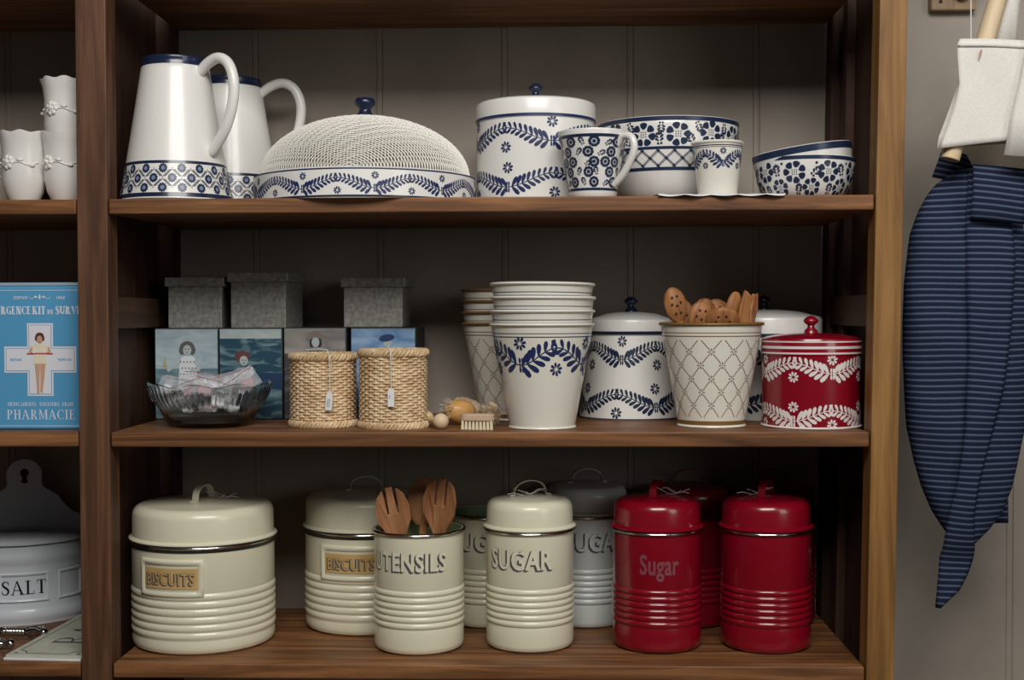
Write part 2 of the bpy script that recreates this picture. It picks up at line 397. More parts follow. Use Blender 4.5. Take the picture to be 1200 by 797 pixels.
# ------------------------------------------------------------------ turned wares
def strap_handle(b, span, h, wd, th=.0011, rot=0, z0=0):
    pts = [(-span/2-.006, 0, 0), (-span/2, 0, .0006)]+[(-span/2*cos(pi*i/14), 0, h*sin(pi*i/14)**.75+.001) for i in range(1, 14)]+[(span/2, 0, .0006), (span/2+.006, 0, 0)]
    k = MB(); v = []
    for p in pts:
        for dy, dz in ((-wd/2, 0), (wd/2, 0), (wd/2, th), (-wd/2, th)): v.append((p[0]*(1+dz*8), dy, p[2]+dz))
    f = [(i*4+j, i*4+(j+1) % 4, i*4+4+(j+1) % 4, i*4+4+j) for i in range(len(pts)-1) for j in range(4)]+[(3, 2, 1, 0), tuple(len(v)-4+j for j in range(4))]
    k.add(v, f); k.xf(Matrix.Translation((0, 0, z0)) @ Matrix.Rotation(rot, 4, 'Z')); b.add(k.v, k.f); return b
def ring_prof(R, z, r, n=8): return [(R+r*cos(2*pi*i/n), z+r*sin(2*pi*i/n)) for i in range(n+1)]
def canister(name, label, cat, loc, R, H, m, lid=True, text_s=None, lid_h=.040, hrot=0, th=0, gasket=False, group=None, inner=None, nrib=6, textmat='grey', face=None, style='shadow', string=None, tz=.70, tsize=.030, txs=.66, labelplate=False, rib0=.215, rib1=.53):
    t = thing(name, label, cat, loc, 0, group)
    c = .009
    out = [(R-c, 0)]+[(R-c+c*sin(a), c-c*cos(a)) for a in [pi/2*i/6 for i in range(1, 7)]]
    zr0, zr1 = H*rib0, H*rib1; out += [(R, zr0-.006), (R-.0008, zr0-.0015)]
    for i in range(nrib):
        a, b_ = zr0+(zr1-zr0)*i/nrib, zr0+(zr1-zr0)*(i+1)/nrib; d = b_-a
        out += [(R-.0010, a), (R+.0006, a+d*.22), (R+.0012, a+d*.5), (R+.0006, a+d*.78)]
    out += [(R-.0010, zr1), (R, zr1+.003), (R, H)]
    prof = [(0.0001, 0)]+out+([(R-.0012, H), (R-.0012, .004), (0.0001, .004)])
    body = MB().lathe(prof, 96).obj('body', m, t, ang=50)
    if inner: MB().lathe([(R-.0016, H-.001), (R-.0016, .006), (.0001, .006)], 72).obj('lining', inner, t)
    MB().lathe(ring_prof(R+.0008, H-.0018, .0024), 96).obj('rim', M['chrome'], t, ang=80)
    if lid:
        h = lid_h; s = .012; RL = R-.0005
        z = H
        pf = [(R-.002, z+.0005), (R+.0035, z+.001), (R+.0036, z+.0022), (RL, z+.005), (RL-.0005, z+h-s-.004)]
        pf += [(RL-.0008-s+s*cos(a), z+h-s-.004+s*sin(a)) for a in [pi/2*i/7 for i in range(1, 8)]]
        pf += [(RL*.5, z+h-.0015), (.0001, z+h)]
        L = MB().lathe(pf, 96).obj('lid', m, t, ang=50)
        if gasket: MB().lathe([(R+.0005, z-.008), (R+.0022, z-.006), (R+.003, z+.001), (R, z+.001)], 96).obj('gasket', M['darkrim'], t)
        strap_handle(MB(), .042, .017, .009, rot=hrot, z0=z+h-.001).obj('handle', m, L)
        if string:
            b = MB(); random.seed(string); x, y = .0, -.004
            a = hrot
            for k in range(3):
                p = Vector((sin(k*2.1)*.005+.018*cos(a), .018*sin(a)-.004, z+h+.004)); d = random.uniform(-.6, .6)+(0 if string % 2 else pi)
                pts = [p+Vector((cos(d)*.006*i*(.7+.3*k), -.0025*i+random.uniform(-.001, .001), .003*sin(i*1.1+k)-.0008*i*(k == 2))) for i in range(7)]
                b.tube(pts, .0005, 5)
            b.obj('string', M['string'], L)
    if labelplate:
        rf = lambda q: R
        zc = H*.71; hw, hh = .044, .0235
        b = MB()
        def pt(s_, z_, o_): return ((R+o_)*sin(th+s_/R), -(R+o_)*cos(th+s_/R), z_)
        N = 16; outl = []
        rows = []
        for (e, o_) in ((0, 0), (-.0012, .0024), (-.0045, .0028), (-.0075, .0006)):
            w_, h_ = hw+e, hh+e; ring = []
            for i in range(N): ring.append(pt(-w_+2*w_*i/N, zc-h_, o_))
            for i in range(4): ring.append(pt(w_, zc-h_+2*h_*i/4, o_))
            for i in range(N): ring.append(pt(w_-2*w_*i/N, zc+h_, o_))
            for i in range(4): ring.append(pt(-w_, zc+h_-2*h_*i/4, o_))
            rows.append(ring)
        b.grid(rows, True).obj('label_frame', m, t, ang=60)
        card = Dec().rect(-.0385, .0385, zc-.0125, zc+.0125, 16).wrap('label_card', M['label'], rf, R, t, th, .0009)
        w0 = text('BISCUITS', .021, .0005, .74, sp=1.06); sh = Dec()
        for k in range(5): sh.add(w0, -.0004*k, -.00025*k)
        sh.wrap('lettering', M['grey'], rf, R, card, th, .0012, zc-.0078)
        text('BISCUITS', .021, .0001, .74, sp=1.06).wrap('lettering', M['label'], rf, R, card, th, .0015, zc-.0078)
    if text_s:
        rf = lambda q: R
        w0 = text(text_s, tsize, .0010 if style == 'shadow' else .0008, txs, sp=1.05)
        if style == 'shadow':
            sh = Dec()
            for k in range(7): sh.add(w0, -.00042*k, -.00036*k)
            sh.wrap('lettering', M[textmat], rf, R, t, th, .0003, H*tz)
            text(text_s, tsize, .0010, txs, sp=1.05).wrap('lettering', face or m, rf, R, t, th, .0006, H*tz)
        else: w0.wrap('lettering', M[textmat], rf, R, t, th, .0003, H*tz)
    return t
# bottom shelf tins
HB = .1345
canister('biscuit_tin', 'wide cream biscuit tin at the shelf end with a brass-yellow BISCUITS label, nothing before it', 'tin', (.0785, .118, Z3), .0895, HB, M['cream'], lid_h=.047, hrot=1.35, th=-.22, gasket=True, labelplate=True, string=3, nrib=6, rib0=.14, rib1=.57)
canister('biscuit_tin', 'wide cream biscuit tin half hidden behind the pot of wooden forks', 'tin', (.2765, .2065, Z3), .0820, HB, M['cream'], lid_h=.047, hrot=.1, th=-.12, gasket=True, labelplate=True, nrib=6, rib0=.14, rib1=.57)
HS = .150
canister('utensil_pot', 'open cream pot lettered UTENSILS holding wooden salad servers', 'pot', (.3595, .089, Z3), .0562, HS, M['cream'], lid=False, text_s='UTENSILS', th=-.17, inner=M['green'], tsize=.031, txs=.74, tz=.70)
canister('sugar_tin', 'cream lidded tin lettered SUGAR in grey, a price string on its lid', 'tin', (.4990, .101, Z3), .0552, HS, M['cream'], text_s='SUGAR', th=-.22, hrot=.35, string=2, tsize=.0335, txs=.75, tz=.70)
canister('sugar_pot', 'open pale pot lettered SUGAR between the utensil pot and cream sugar tin, standing behind', 'pot', (.4405, .222, Z3), .0545, HS, M['cream'], lid=False, text_s='SUGAR', th=-.1, inner=M['green'], tsize=.0335, txs=.75, tz=.70)
canister('sugar_tin', 'pale grey lidded sugar tin behind the cream and red sugar tins', 'tin', (.5745, .226, Z3), .0552, HS, M['greyenamel'], text_s='SUGAR', th=.22, hrot=.25, tsize=.0335, txs=.75, tz=.70)
canister('sugar_tin', 'glossy red lidded tin lettered Sugar, beside the cream sugar tin', 'tin', (.6595, .102, Z3), .0555, HS, M['red'], text_s='Sugar', th=-.03, hrot=1.25, string=5, tsize=.034, txs=.62, tz=.66, style='plain', textmat='redgrey')
canister('tea_tin', 'glossy red lidded tin at the right end showing only part of its lettering', 'tin', (.7965, .103, Z3), .0558, HS, M['red'], text_s='Tea', th=1.30, hrot=1.15, string=8, tsize=.034, txs=.62, tz=.68, style='plain', textmat='redgrey')
canister('red_tin', 'red lidded tin in shadow between the two glossy red tins, standing behind', 'tin', (.7130, .228, Z3), .0552, HS, M['darkred'], hrot=.15, lid_h=.038)
canister('red_tin', 'red lidded tin almost hidden behind the right end red tin', 'tin', (.8280, .230, Z3), .0552, HS, M['darkred'], hrot=.3, lid_h=.038)

# wooden forks in the utensil pot
def fork(loc, rot, label, sc=1.0):
    t = thing('salad_fork', label, 'fork', loc, rot=rot, group=None)
    o = [(-.006, -.115), (.006, -.115), (.006, -.02), (.013, -.005), (.021, .012), (.0225, .03), (.018, .046), (.0095, .0545)]
    o += [(.0085, .053), (.0075, .022), (.0055, .022), (.0045, .0565), (-.0045, .0565), (-.0055, .022), (-.0075, .022), (-.0085, .053)]
    o += [(-.0095, .0545), (-.018, .046), (-.0225, .03), (-.021, .012), (-.013, -.005), (-.006, -.02)]
    b = MB().prism([(x*sc, z*sc) for x, z in o], .006)
    b.v = [(x, y+((max(z, 0)*9)**2)*.02+abs(x)*-.25*(z > 0), z) for x, y, z in b.v]
    b.obj('head', M['forkwood'], t, bevel=.0014, smooth=False)
    return t
ux, uy = .3595, .089
fork((ux-.026, uy-.012, Z3+.148), (.10, -.20, .1), 'wooden salad fork leaning to the left in the utensil pot', .96)
fork((ux+.026, uy-.004, Z3+.156), (.12, .10, -.35), 'taller wooden salad fork leaning to the right in the utensil pot', 1.0)
sp_ = thing('salad_spoon', 'wooden salad spoon standing behind the two forks in the utensil pot', 'spoon', (ux+.004, uy+.026, Z3+.165), rot=(-.12, .03, 0))
MB().ball((0, 0, .012), (.022, .007, .032), 20, 12).obj('bowl', M['forkwood'], sp_)
MB().tube([(0, .001, -.012), (0, 0, -.135)], .0055, 10).obj('handle', M['forkwood'], sp_)
sp_ = thing('salad_spoon', 'wooden salad spoon edge on at the left rim of the utensil pot', 'spoon', (ux-.041, uy+.014, Z3+.150), rot=(.0, -.05, 1.3))
MB().ball((0, 0, .004), (.019, .006, .03), 20, 12).obj('bowl', M['forkwood'], sp_)
MB().tube([(0, .001, -.02), (.0, 0, -.12)], .005, 10).obj('handle', M['forkwood'], sp_)

# ------------------------------------------------------------------ knobs
def knob(m, z, parent, r=.0085, h=.02, style=0):
    if style == 0: pf = [(r*.95, 0), (r*.9, .003), (r*.5, h*.3), (r*.45, h*.45), (r*1.0, h*.62), (r*.98, h*.75), (r*.5, h*.93), (.0001, h)]
    else: pf = [(r*1.0, 0), (r*.9, h*.12), (r*.62, h*.3), (r*.6, h*.45), (r*1.02, h*.62), (r*1.08, h*.75), (r*.9, h*.92), (.0001, h)]
    return MB().lathe([(a, z+b) for a, b in pf], 32).obj('knob', m, parent, ang=60)

# straight and tapering lidded storage tins
def storage_tin(name, label, loc, Rb, Rt, H, m, ink, lidm, stripe, knobm, lid_h, dome, garl, ang0=0, stripes=None, knob_h=.02, foot=None, flo=True):
    t = thing(name, label, 'tin', loc)
    out = [(Rb-.0015, 0), (Rb, .0015), (Rt, H)]
    MB().lathe([(.0001, 0)]+out+[(Rt-.001, H), (Rb-.001, .003), (.0001, .003)], 96).obj('body', m, t, ang=40)
    rl = Rt+.0012
    L = MB().lathe([(Rt+.0002, H-.001), (rl, H-.001), (rl, H+lid_h-.004), (rl-.0012, H+lid_h-.001), (rl-.005, H+lid_h+.001), (rl*.6, H+lid_h+dome*.75), (rl*.25, H+lid_h+dome), (.0001, H+lid_h+dome)], 96).obj('lid', lidm, t, ang=40)
    knob(knobm, H+lid_h+dome-.0005, L, .0092, knob_h)
    if stripe: MB().lathe([(rl+.0003, stripe[0]), (rl+.0003, stripe[1])], 96).obj('stripe', stripe[2], L)
    rf = interp([(Rb, .0015), (Rt, H)])
    C2 = 2*pi*Rb
    for k, (zc, A, nper, L_, st, ph, flo_) in enumerate(garl):
        Dec().garland(0, C2, zc, A, C2/nper, L_, C2/nper/st, ph, flo_).wrap('leaf_garland', ink, rf, Rb, t, ang0)
    for (a, b_, mm) in (stripes or []): MB().lathe([(rf(z)+.0003 if z < H else rl+.0003, z) for z in (a, b_)], 96).obj('stripe', mm, t)
    if foot: MB().lathe(ring_prof(Rb+.0002, .0016, .0016), 96).obj('foot_rim', foot, t, ang=80)
    return t
# top shelf tin
storage_tin('storage_tin', 'tall white lidded tin with blue leaf garlands behind the mug', (.5075, .1500, Z1), .0762, .0762, .1075, M['white'], M['blue'], M['white'], (.1068, .1103, M['blue']), M['navy'], .0235, .007,
    [(.0845, .0085, 4, .0125, 18, 2.0, (.0155, .0075)), (.0280, .0085, 4, .0125, 18, 5.0, (.0155, .0075))], knob_h=.0225)
# tapering tin, middle shelf
storage_tin('storage_tin', 'cone-shaped white lidded tin with navy leaf garlands beside the buckets', (.6345, .217, Z2), .0700, .0560, .1125, M['white'], M['navyink'], M['white'], (.1120, .1165, M['navy']), M['navy'], .020, .0095,
    [(.0880, .0085, 4, .0125, 18, 4.2, (.0155, .0078)), (.0260, .0085, 4, .0125, 18, 1.4, (.0155, .0078))], knob_h=.0215, stripes=[(.0015, .003, M['navy'])])
# tin behind the gold bucket
storage_tin('storage_tin', 'broad white lidded tin standing behind the spoon bucket and red tin', (.8120, .2145, Z2), .0755, .0755, .1100, M['white'], M['navyink'], M['white'], (.1090, .1135, M['navy']), M['black'], .0245, .010,
    [(.0820, .0085, 4, .0125, 18, 2.4, (.0155, .0078)), (.0290, .0085, 4, .0125, 18, 5.2, (.0155, .0078))], knob_h=.02)
# red tin
storage_tin('storage_tin', 'crimson lidded tin with white leaf garlands and white lid stripes', (.8485, .0830, Z2), .0595, .0595, .0900, M['red'], M['whiteink'], M['red'], None, M['red'], .0195, .006,
    [(.0735, .0065, 4, .0125, 15, 2.2, (.0105, .0068)), (.0165, .0065, 4, .0125, 15, 5.35, (.0105, .0068))], stripes=[(.0905, .0925, M['whiteink']), (.0968, .1000, M['whiteink']), (.1045, .1062, M['whiteink'])], knob_h=.022, foot=M['whiteink'])

# ------------------------------------------------------------------ jugs
def jug(label, loc, hrot):
    t = thing('enamel_jug', label, 'jug', loc, 0, None)
    H = .178; Rb, Rt = .0690, .0405
    def rf(r, z, th_, i):
        k = max(0, (z-.150)/.028); a = (th_-(hrot+pi) + pi) % (2*pi)-pi
        s_ = math.exp(-(a/.42)**2)*k*k
        return (r+.011*s_, z+.004*s_)
    pf = [(.0001, 0), (Rb-.002, 0), (Rb, .002)]+[(Rb+(Rt-Rb)*(i/12)**.94, .002+(H-.006)*i/12) for i in range(1, 13)]+[(Rt+.0010, H-.002), (Rt, H), (Rt-.0018, H-.002), (Rt-.0016, H-.02), (Rb-.003, .004), (.0001, .004)]
    MB().lathe(pf, 96, rf=rf).obj('body', M['white'], t, ang=50)
    f = interp([(r, z) for r, z in pf[2:16]])
    MB().lathe([(f(z)+.0004, z) for z in (H-.0105, H-.007, H-.004)]+[(Rt+.0014, H-.0018), (Rt+.0002, H+.0004), (Rt-.0016, H-.001)], 96, rf=rf).obj('rim_band', M['navy'], t, ang=60)
    for a, b_ in ((.0035, .0085), (.0440, .0475)): MB().lathe([(f(z)+.0003, z) for z in (a, b_)], 96).obj('stripe', M['navy'], t)
    # lattice of double lines with a flower in every lozenge
    N = 18; P = 2*pi*Rb/N; d = Dec(); g = Dec(); dz = .0118
    for i in range(N):
        for row in range(-1, 4):
            x = i*P+(row % 2)*P/2; z = .0145+row*dz
            if 0 <= row < 3:
                d.burst(x, z, .0060, 10, .5); d.ell(x, z, .0034, .0034, 14); g.ell(x, z, .0026, .0026, 12)
            for sd in (-1, 1):
                for of in (-.0011, .0011):
                    q0, q1 = .14, .86; x0, x1 = x+sd*P/2, x
                    d.line(x0+(x1-x0)*q0+of, z+dz*q0, x0+(x1-x0)*q1+of, z+dz*q1, .0011)
            d.ell(x+P/2, z, .0007, .0007, 6)
    for q in (d, g): q.p = [p for p in q.p if min(z for x, z in p) > .0075 and max(z for x, z in p) < .0450]
    d.wrap('lattice_print', M['navyink'], f, Rb, t, hrot, .0003); g.wrap('flower_centres', M['midblue'], f, Rb, t, hrot, .0006)
    hp = [(Rt-.003, H-.021), (Rt+.012, H-.009), (Rt+.030, H-.0035), (Rt+.046, H-.012), (Rt+.0545, H-.034), (Rt+.052, H-.062), (Rt+.042, H-.088), (Rt+.027, H-.108), (Rt+.0165, H-.1195)]
    P3 = []
    for i in range(len(hp)-1):
        p0, p1, p2, p3 = [Vector(hp[max(0, min(len(hp)-1, i+k))]+(0,)) for k in (-1, 0, 1, 2)]
        for j in range(4):
            s_ = j/4; P3.append(.5*((2*p1)+(p2-p0)*s_+(2*p0-5*p1+4*p2-p3)*s_*s_+(3*p1-p0-3*p2+p3)*s_**3))
    P3.append(Vector(hp[-1]+(0,)))
    b = MB().tube([(p.x, 0, p.y) for p in P3], [.0062]*3+[.0066]*(len(P3)-6)+[.0066, .0066, .0056], 14, up=(0, 1, 0))
    b.xf(Matrix.Rotation(hrot-pi/2, 4, 'Z')); b.obj('handle', M['white'], t, ang=60)
    return t
jug('large white jug with navy lattice base band beside the divider post', (.0600, .074, Z1), radians(62))
jug('white jug with navy rim standing behind the larger looking jug and mesh dome', (.0940, .2130, Z1), radians(92))

# ------------------------------------------------------------------ mesh food cover
t = thing('food_cover', 'round wire mesh food cover with blue garland rim and blue knob', 'food cover', (.2891, .126, Z1))
R = .1420
MB().lathe([(R-.002, 0), (R, .0012), (R-.0012, .034), (R-.006, .0365), (R-.010, .0368), (R-.010, .034), (R-.004, .030), (R-.004, .002), (R-.002, 0)], 128).obj('rim_band', M['white'], t, ang=40)
rf = interp([(R, .0012), (R-.0012, .034)])
MB().lathe([(rf(.0325)+.0003, .0325), (rf(.034)+.0003, .0342)], 128).obj('stripe', M['blue'], t)
MB().lathe([(R+.0002, .0005), (R+.0003, .0022)], 128).obj('stripe', M['navy'], t)
C2 = 2*pi*R
Dec().garland(0, C2, .0165, .0062, C2/10, .0092, C2/10/18, .9, (.0088, .0048)).wrap('leaf_garland', M['blue'], rf, R, t)
b = MB(); a = .1335; h = .0800; NW = 104
for ax in (0, 1):
    for i in range(NW):
        c = a*sin(-pi/2+pi*(i+.5)/NW); Lh = sqrt(a*a-c*c); n_ = max(6, int(44*Lh/a)); pts = []
        for j in range(n_+1):
            q = -Lh*cos(pi*j/n_); z = .034+h*sqrt(max(0, 1-(c*c+q*q)/(a*a)))+(.0004 if (i+j) % 2 else -.0004)*(1 if ax else -1)
            pts.append((c, q, z) if ax == 0 else (q, c, z))
        b.tube(pts, .00068, 3)
o = b.obj('wire_mesh', mat('cream_wire', (232, 230, 220), .5), t, fix=False); o['kind'] = 'stuff'
k = knob(M['navy'], .1125, t, .0125, .0275, 1)

# ------------------------------------------------------------------ mug, bowls, beaker on paper
t = thing('mug', 'flared white mug with dense navy flower print in front of the tall tin', 'mug', (.5780, .0440, Z1))
pf = [(.0001, .0), (.0265, 0), (.028, .0015), (.0290, .006), (.0345, .040), (.0385, .065), (.0425, .0795), (.0420, .081), (.0405, .0795), (.0365, .065), (.027, .006), (.0001, .005)]
MB().lathe(pf, 80).obj('body', M['china'], t, ang=50)
f = interp(pf[2:8])
for z0, z1 in ((.0710, .0745), (.0085, .0115)):
    MB().lathe([(f(z)+.0003, z) for z in (z0, z1)], 80).obj('stripe', M['navyink'], t)
random.seed(4); d = Dec(); P = 2*pi*.035
for row in range(5):
    n_ = 16
    for i in range(n_):
        x = (i+.5*(row % 2))*P/n_; z = .0185+row*.0118
        if (i+row) % 2 == 0 or (row == 2 and i % 4 == 1): d.daisy(x, z, .0064, 9, random.random()); d.ell(x, z, .0022, .0022, 8)
        else: d.leaf(x-.003*cos(i), z-.004, .9+random.uniform(-.5, 1.2), .0105)
d.wrap('flower_print', M['navyink'], f, .035, t, 0)
hp = [(.034, .062), (.044, .0725), (.056, .0705), (.060, .058), (.054, .042), (.042, .025), (.031, .0155)]
b = MB(); P3 = []
for i in range(len(hp)-1):
    p0, p1, p2, p3 = [Vector(hp[max(0, min(len(hp)-1, i+k))]+(0,)) for k in (-1, 0, 1, 2)]
    for j in range(5): s_ = j/5; P3.append(.5*((2*p1)+(p2-p0)*s_+(2*p0-5*p1+4*p2-p3)*s_*s_+(3*p1-p0-3*p2+p3)*s_**3))
P3.append(Vector(hp[-1]+(0,)))
b.tube([(p.x, 0, p.y) for p in P3], .0046, 12, up=(0, 1, 0)).xf(Matrix.Rotation(radians(-38), 4, 'Z')); b.obj('handle', M['china'], t)

def flowers(d, P, z0, rows, n_, dz, r, seed, lr=1.9):
    random.seed(seed)
    for row in range(rows):
        for i in range(n_):
            x = (i+.5*(row % 2))*P/n_; z = z0+row*dz
            if (i+row) % 3 != 2: d.daisy(x, z+random.uniform(-.001, .001), r, 7, random.random())
            else: d.leaf(x-.004, z-r*.7, random.uniform(.6, 2.2), r*lr)
def bowl_prof(Rt, Rb, H, n=10, th=.003):
    o = [(Rb+(Rt-Rb)*sin(pi/2*i/n)**.8, H*(1-cos(pi/2*i/n))**.92) for i in range(n+1)]
    return o
t = thing('serving_bowl', 'large deep bowl with navy flower rim and lattice band behind the small beaker', 'bowl', (.6790, .1580, Z1))
o = bowl_prof(.0905, .050, .1040, 14); o = [(.0001, 0), (.049, 0)]+o
MB().lathe(o+[(.0895, .1050), (.0880, .1030)]+[(r-.003, z+.002) for r, z in reversed(o[2:-1])]+[(.0001, .004)], 96).obj('body', M['china'], t, ang=50)
f = interp(o[2:])
for z0, z1 in ((.0990, .1042), (.0640, .0675), (.0385, .0425)): MB().lathe([(f(z)+.0004, z) for z in (z0, (z0+z1)/2, z1)], 96).obj('stripe', M['navyink'], t)
d = Dec(); P = 2*pi*.085
for i in range(26):
    x = i*P/26
    if i % 2 == 0: d.daisy(x, .0835+(.0015 if i % 4 else -.0012), .0142, 7, i*.7)
    else:
        d.leaf(x-.001, .0685, 1.7+.4*sin(i), .0170); d.leaf(x+.001, .0985, -1.5+.4*sin(i*2), .0150)
d.wrap('flower_print', M['navyink'], f, .085, t, .05)
d = Dec(); n_ = 27
for i in range(n_):
    x = i*P/n_; q = P/n_
    for of in (-.0012, .0012):
        d.line(x+of, .0440, x+q+of, .0625, .0008, 4); d.line(x+q+of, .0440, x+of, .0625, .0008, 4)
    for zz, xx in ((.0440, x), (.0625, x), (.0532, x+q/2)): d.burst(xx, zz, .0026, 6); d.ell(xx, zz, .0012, .0012, 8)
d.wrap('lattice_print', M['navyink'], f, .085, t, 0, .0005)

rows = []
random.seed(7)
for j in range(9):
    row = []
    for i in range(34):
        x = .652+.148*i/33+.004*sin(j*2.3); y = -.004+.075*j/8+.003*sin(i*.7)
        z = Z1+.0012+.0011*(sin(i*.9+j*1.3)+sin(i*.37+2*j))*.5+.0010
        if j == 0: z = Z1-.0002-.0016*abs(sin(i*.45))+.0008; y = -.006+.003*sin(i*.6)
        row.append((x, y, z))
    rows.append(row)
tag(MB().grid(rows).obj('paper_sheet', M['paper'], solid=.0004), 'crumpled white paper sheet under the small beaker at the shelf edge', 'paper')
t = thing('beaker', 'small white paper-thin beaker with blue garland on the white paper', 'cup', (.7280, .0430, Z1+.0030))
pf = [(.0001, 0), (.0228, 0), (.0236, .001), (.0295, .0605), (.0312, .0615), (.0318, .0628), (.0308, .0645), (.0290, .0640), (.0222, .003), (.0001, .003)]
MB().lathe(pf, 64).obj('body', M['ivory'], t, ang=50)
f = interp(pf[2:4]); Cc = 2*pi*.0285
for z0, z1 in ((.0560, .0566), (.0578, .0590)): MB().lathe([(f(z)+.0003, z) for z in (z0, z1)], 64).obj('stripe', M['blue'], t)
Dec().garland(0, Cc, .0430, .0060, Cc/4, .0080, Cc/4/13, 2.7, (.0085, .0042)).wrap('leaf_garland', M['blue'], f, .0285, t)

def small_bowl(label, loc, rot, printed):
    t = thing('small_bowl', label, 'bowl', loc, rot=rot)
    o = [(.0001, 0), (.037, 0)]+bowl_prof(.0605, .038, .0500, 12)
    MB().lathe(o+[(.0597, .0508), (.0585, .0495)]+[(r-.0026, z+.002) for r, z in reversed(o[2:-1])]+[(.0001, .003)], 80).obj('body', M['china'], t, ang=50)
    f = interp(o[2:])
    MB().lathe([(f(z)+.0004, z) for z in ((.0455, .0478, .05) if printed else (.0420, .046, .05))], 80).obj('stripe', M['navyink'], t)
    if printed:
        d = Dec(); Pq = 2*pi*.057
        for i in range(18):
            x = i*Pq/18
            if i % 2 == 0: d.daisy(x, .0310+.002*sin(i), .0128, 7, i*.7); d.leaf(x+.003, .0035, 1.5+.4*sin(i), .0140)
            else: d.daisy(x, .0125, .0105, 7, i*.5); d.leaf(x-.001, .0255, 1.3+.6*sin(i), .0155); d.ell(x+.005, .041, .0016, .0016, 8)
        d.p = [p for p in d.p if min(z for x, z in p) > .0008 and max(z for x, z in p) < .0455]
        d.wrap('flower_print', M['navyink'], f, .057, t, .3, .0005)
    return t
small_bowl('small bowl covered in navy flowers at the right end of its shelf', (.8410, .086, Z1), (0, 0, 0), True)
small_bowl('plain white bowl with navy rim stripe, tilted inside the flowered bowl', (.8440, .087, Z1+.0135), (0, radians(-8.2), 0), False)

# ------------------------------------------------------------------ buckets
def bucket(name, label, loc, ink, kind, rot=(0, 0, 0), Rt=.0640, Rb=.0405, H=.1285, group=None, m='ivory', tilt=0):
    t = thing(name, label, 'bucket', loc, rot=rot, group=group)
    pf = [(.0001, .003), (Rb-.001, .003), (Rb-.0004, 0), (Rb+.0016, .0006), (Rb+.0014, .002), (Rb+.0002, .003), (Rt-.0010, H-.003)]
    MB().lathe(pf+[(Rt-.0018, H-.003), (Rb-.0006, .004), (.0001, .004)], 96).obj('body', M[m], t, ang=45)
    MB().lathe(ring_prof(Rt-.0006, H-.0018, .0021), 96).obj('rim', M['gold'] if kind == 'trellis' and name == 'x' else (ink if kind in ('trellis', 'plainbrown') else M[m]), t, ang=90)
    f = interp([(Rb+.0002, .003), (Rt-.0010, H-.003)])
    for z0, z1 in ((H-.0125, H-.0117), (H-.0168, H-.0157)): MB().lathe([(f(z)+.0003, z) for z in (z0, z1)], 96).obj('stripe', ink, t)
    if kind == 'garland':
        Cc = 2*pi*.058
        Dec().garland(0, Cc, .0890, .0105, Cc/4, .0165, Cc/4/12, -2.87+pi/2+.0, (.0155, .0085)).wrap('leaf_garland', ink, f, .058, t, radians(0))
    elif kind == 'trellis':
        d = Dec(); n_ = 13; Rr = .053; Cc = 2*pi*Rr; q = Cc/n_; rh = .0165
        for row in range(6):
            for i in range(n_):
                x = (i+.5*(row % 2))*q; z = H-.0185-row*rh
                z2 = z-rh
                for sd in (-1, 1):
                    dx, dz = sd*q/2, -rh; k0, k1 = .14, .86
                    if row == 0: pass
                    d.line(x+dx*k0, z+dz*k0, x+dx*k1, z+dz*k1, .0009, 2)
                if row:
                    for aa in range(4):
                        for e_ in (.0018, .0034): d.ell(x+cos(aa*pi/2)*e_, z+sin(aa*pi/2)*e_, .0008, .0008, 6)
        d.p = [p for p in d.p if min(z for x, z in p) > .0095]
        d.wrap('trellis_print', ink, f, Rr, t, .12)
        MB().lathe([(f(z)+.0003, z) for z in (.0035, .0085)], 96).obj('stripe', M['gold'], t)
    return t
BX, BY = .5155, .0675
sp3 = .0163
bucket('bucket', 'lowest white bucket of the blue-striped stack, printed with a leaf garland', (BX, BY, Z2), M['blue'], 'garland')
for k, (dx, ry, lb) in enumerate(((.0003, 0, 'second white bucket up in the blue-striped stack'), (.0008, .4, 'third white bucket up in the blue-striped stack'), (-.0004, 1.0, 'topmost, slightly tilted white bucket of the blue-striped stack'))):
    bucket('bucket', lb, (BX+dx, BY, Z2+sp3*(k+1)), M['blue'], 'plain', (0, radians(ry), .5*k))
bucket('bucket', 'lowest ivory bucket of the brown trellis stack behind the blue-striped buckets', (.4720, .1960, Z2), M['brownink'], 'trellis', (0, 0, .2))
for k, lb in enumerate(('second ivory bucket up in the brown-rimmed stack', 'third ivory bucket up in the brown-rimmed stack', 'topmost ivory bucket of the brown-rimmed stack')):
    bucket('bucket', lb, (.4720-.001*k, .1960, Z2+.0146*(k+1)), M['brownink'], 'rimmed' if False else 'plainbrown', (0, radians(.3*k), 0))
bucket('bucket', 'ivory bucket with gold trellis print holding slotted wooden spoons', (.7265, .090, Z2), M['gold'], 'trellis', (0, 0, 0), Rt=.0640, Rb=.0412)
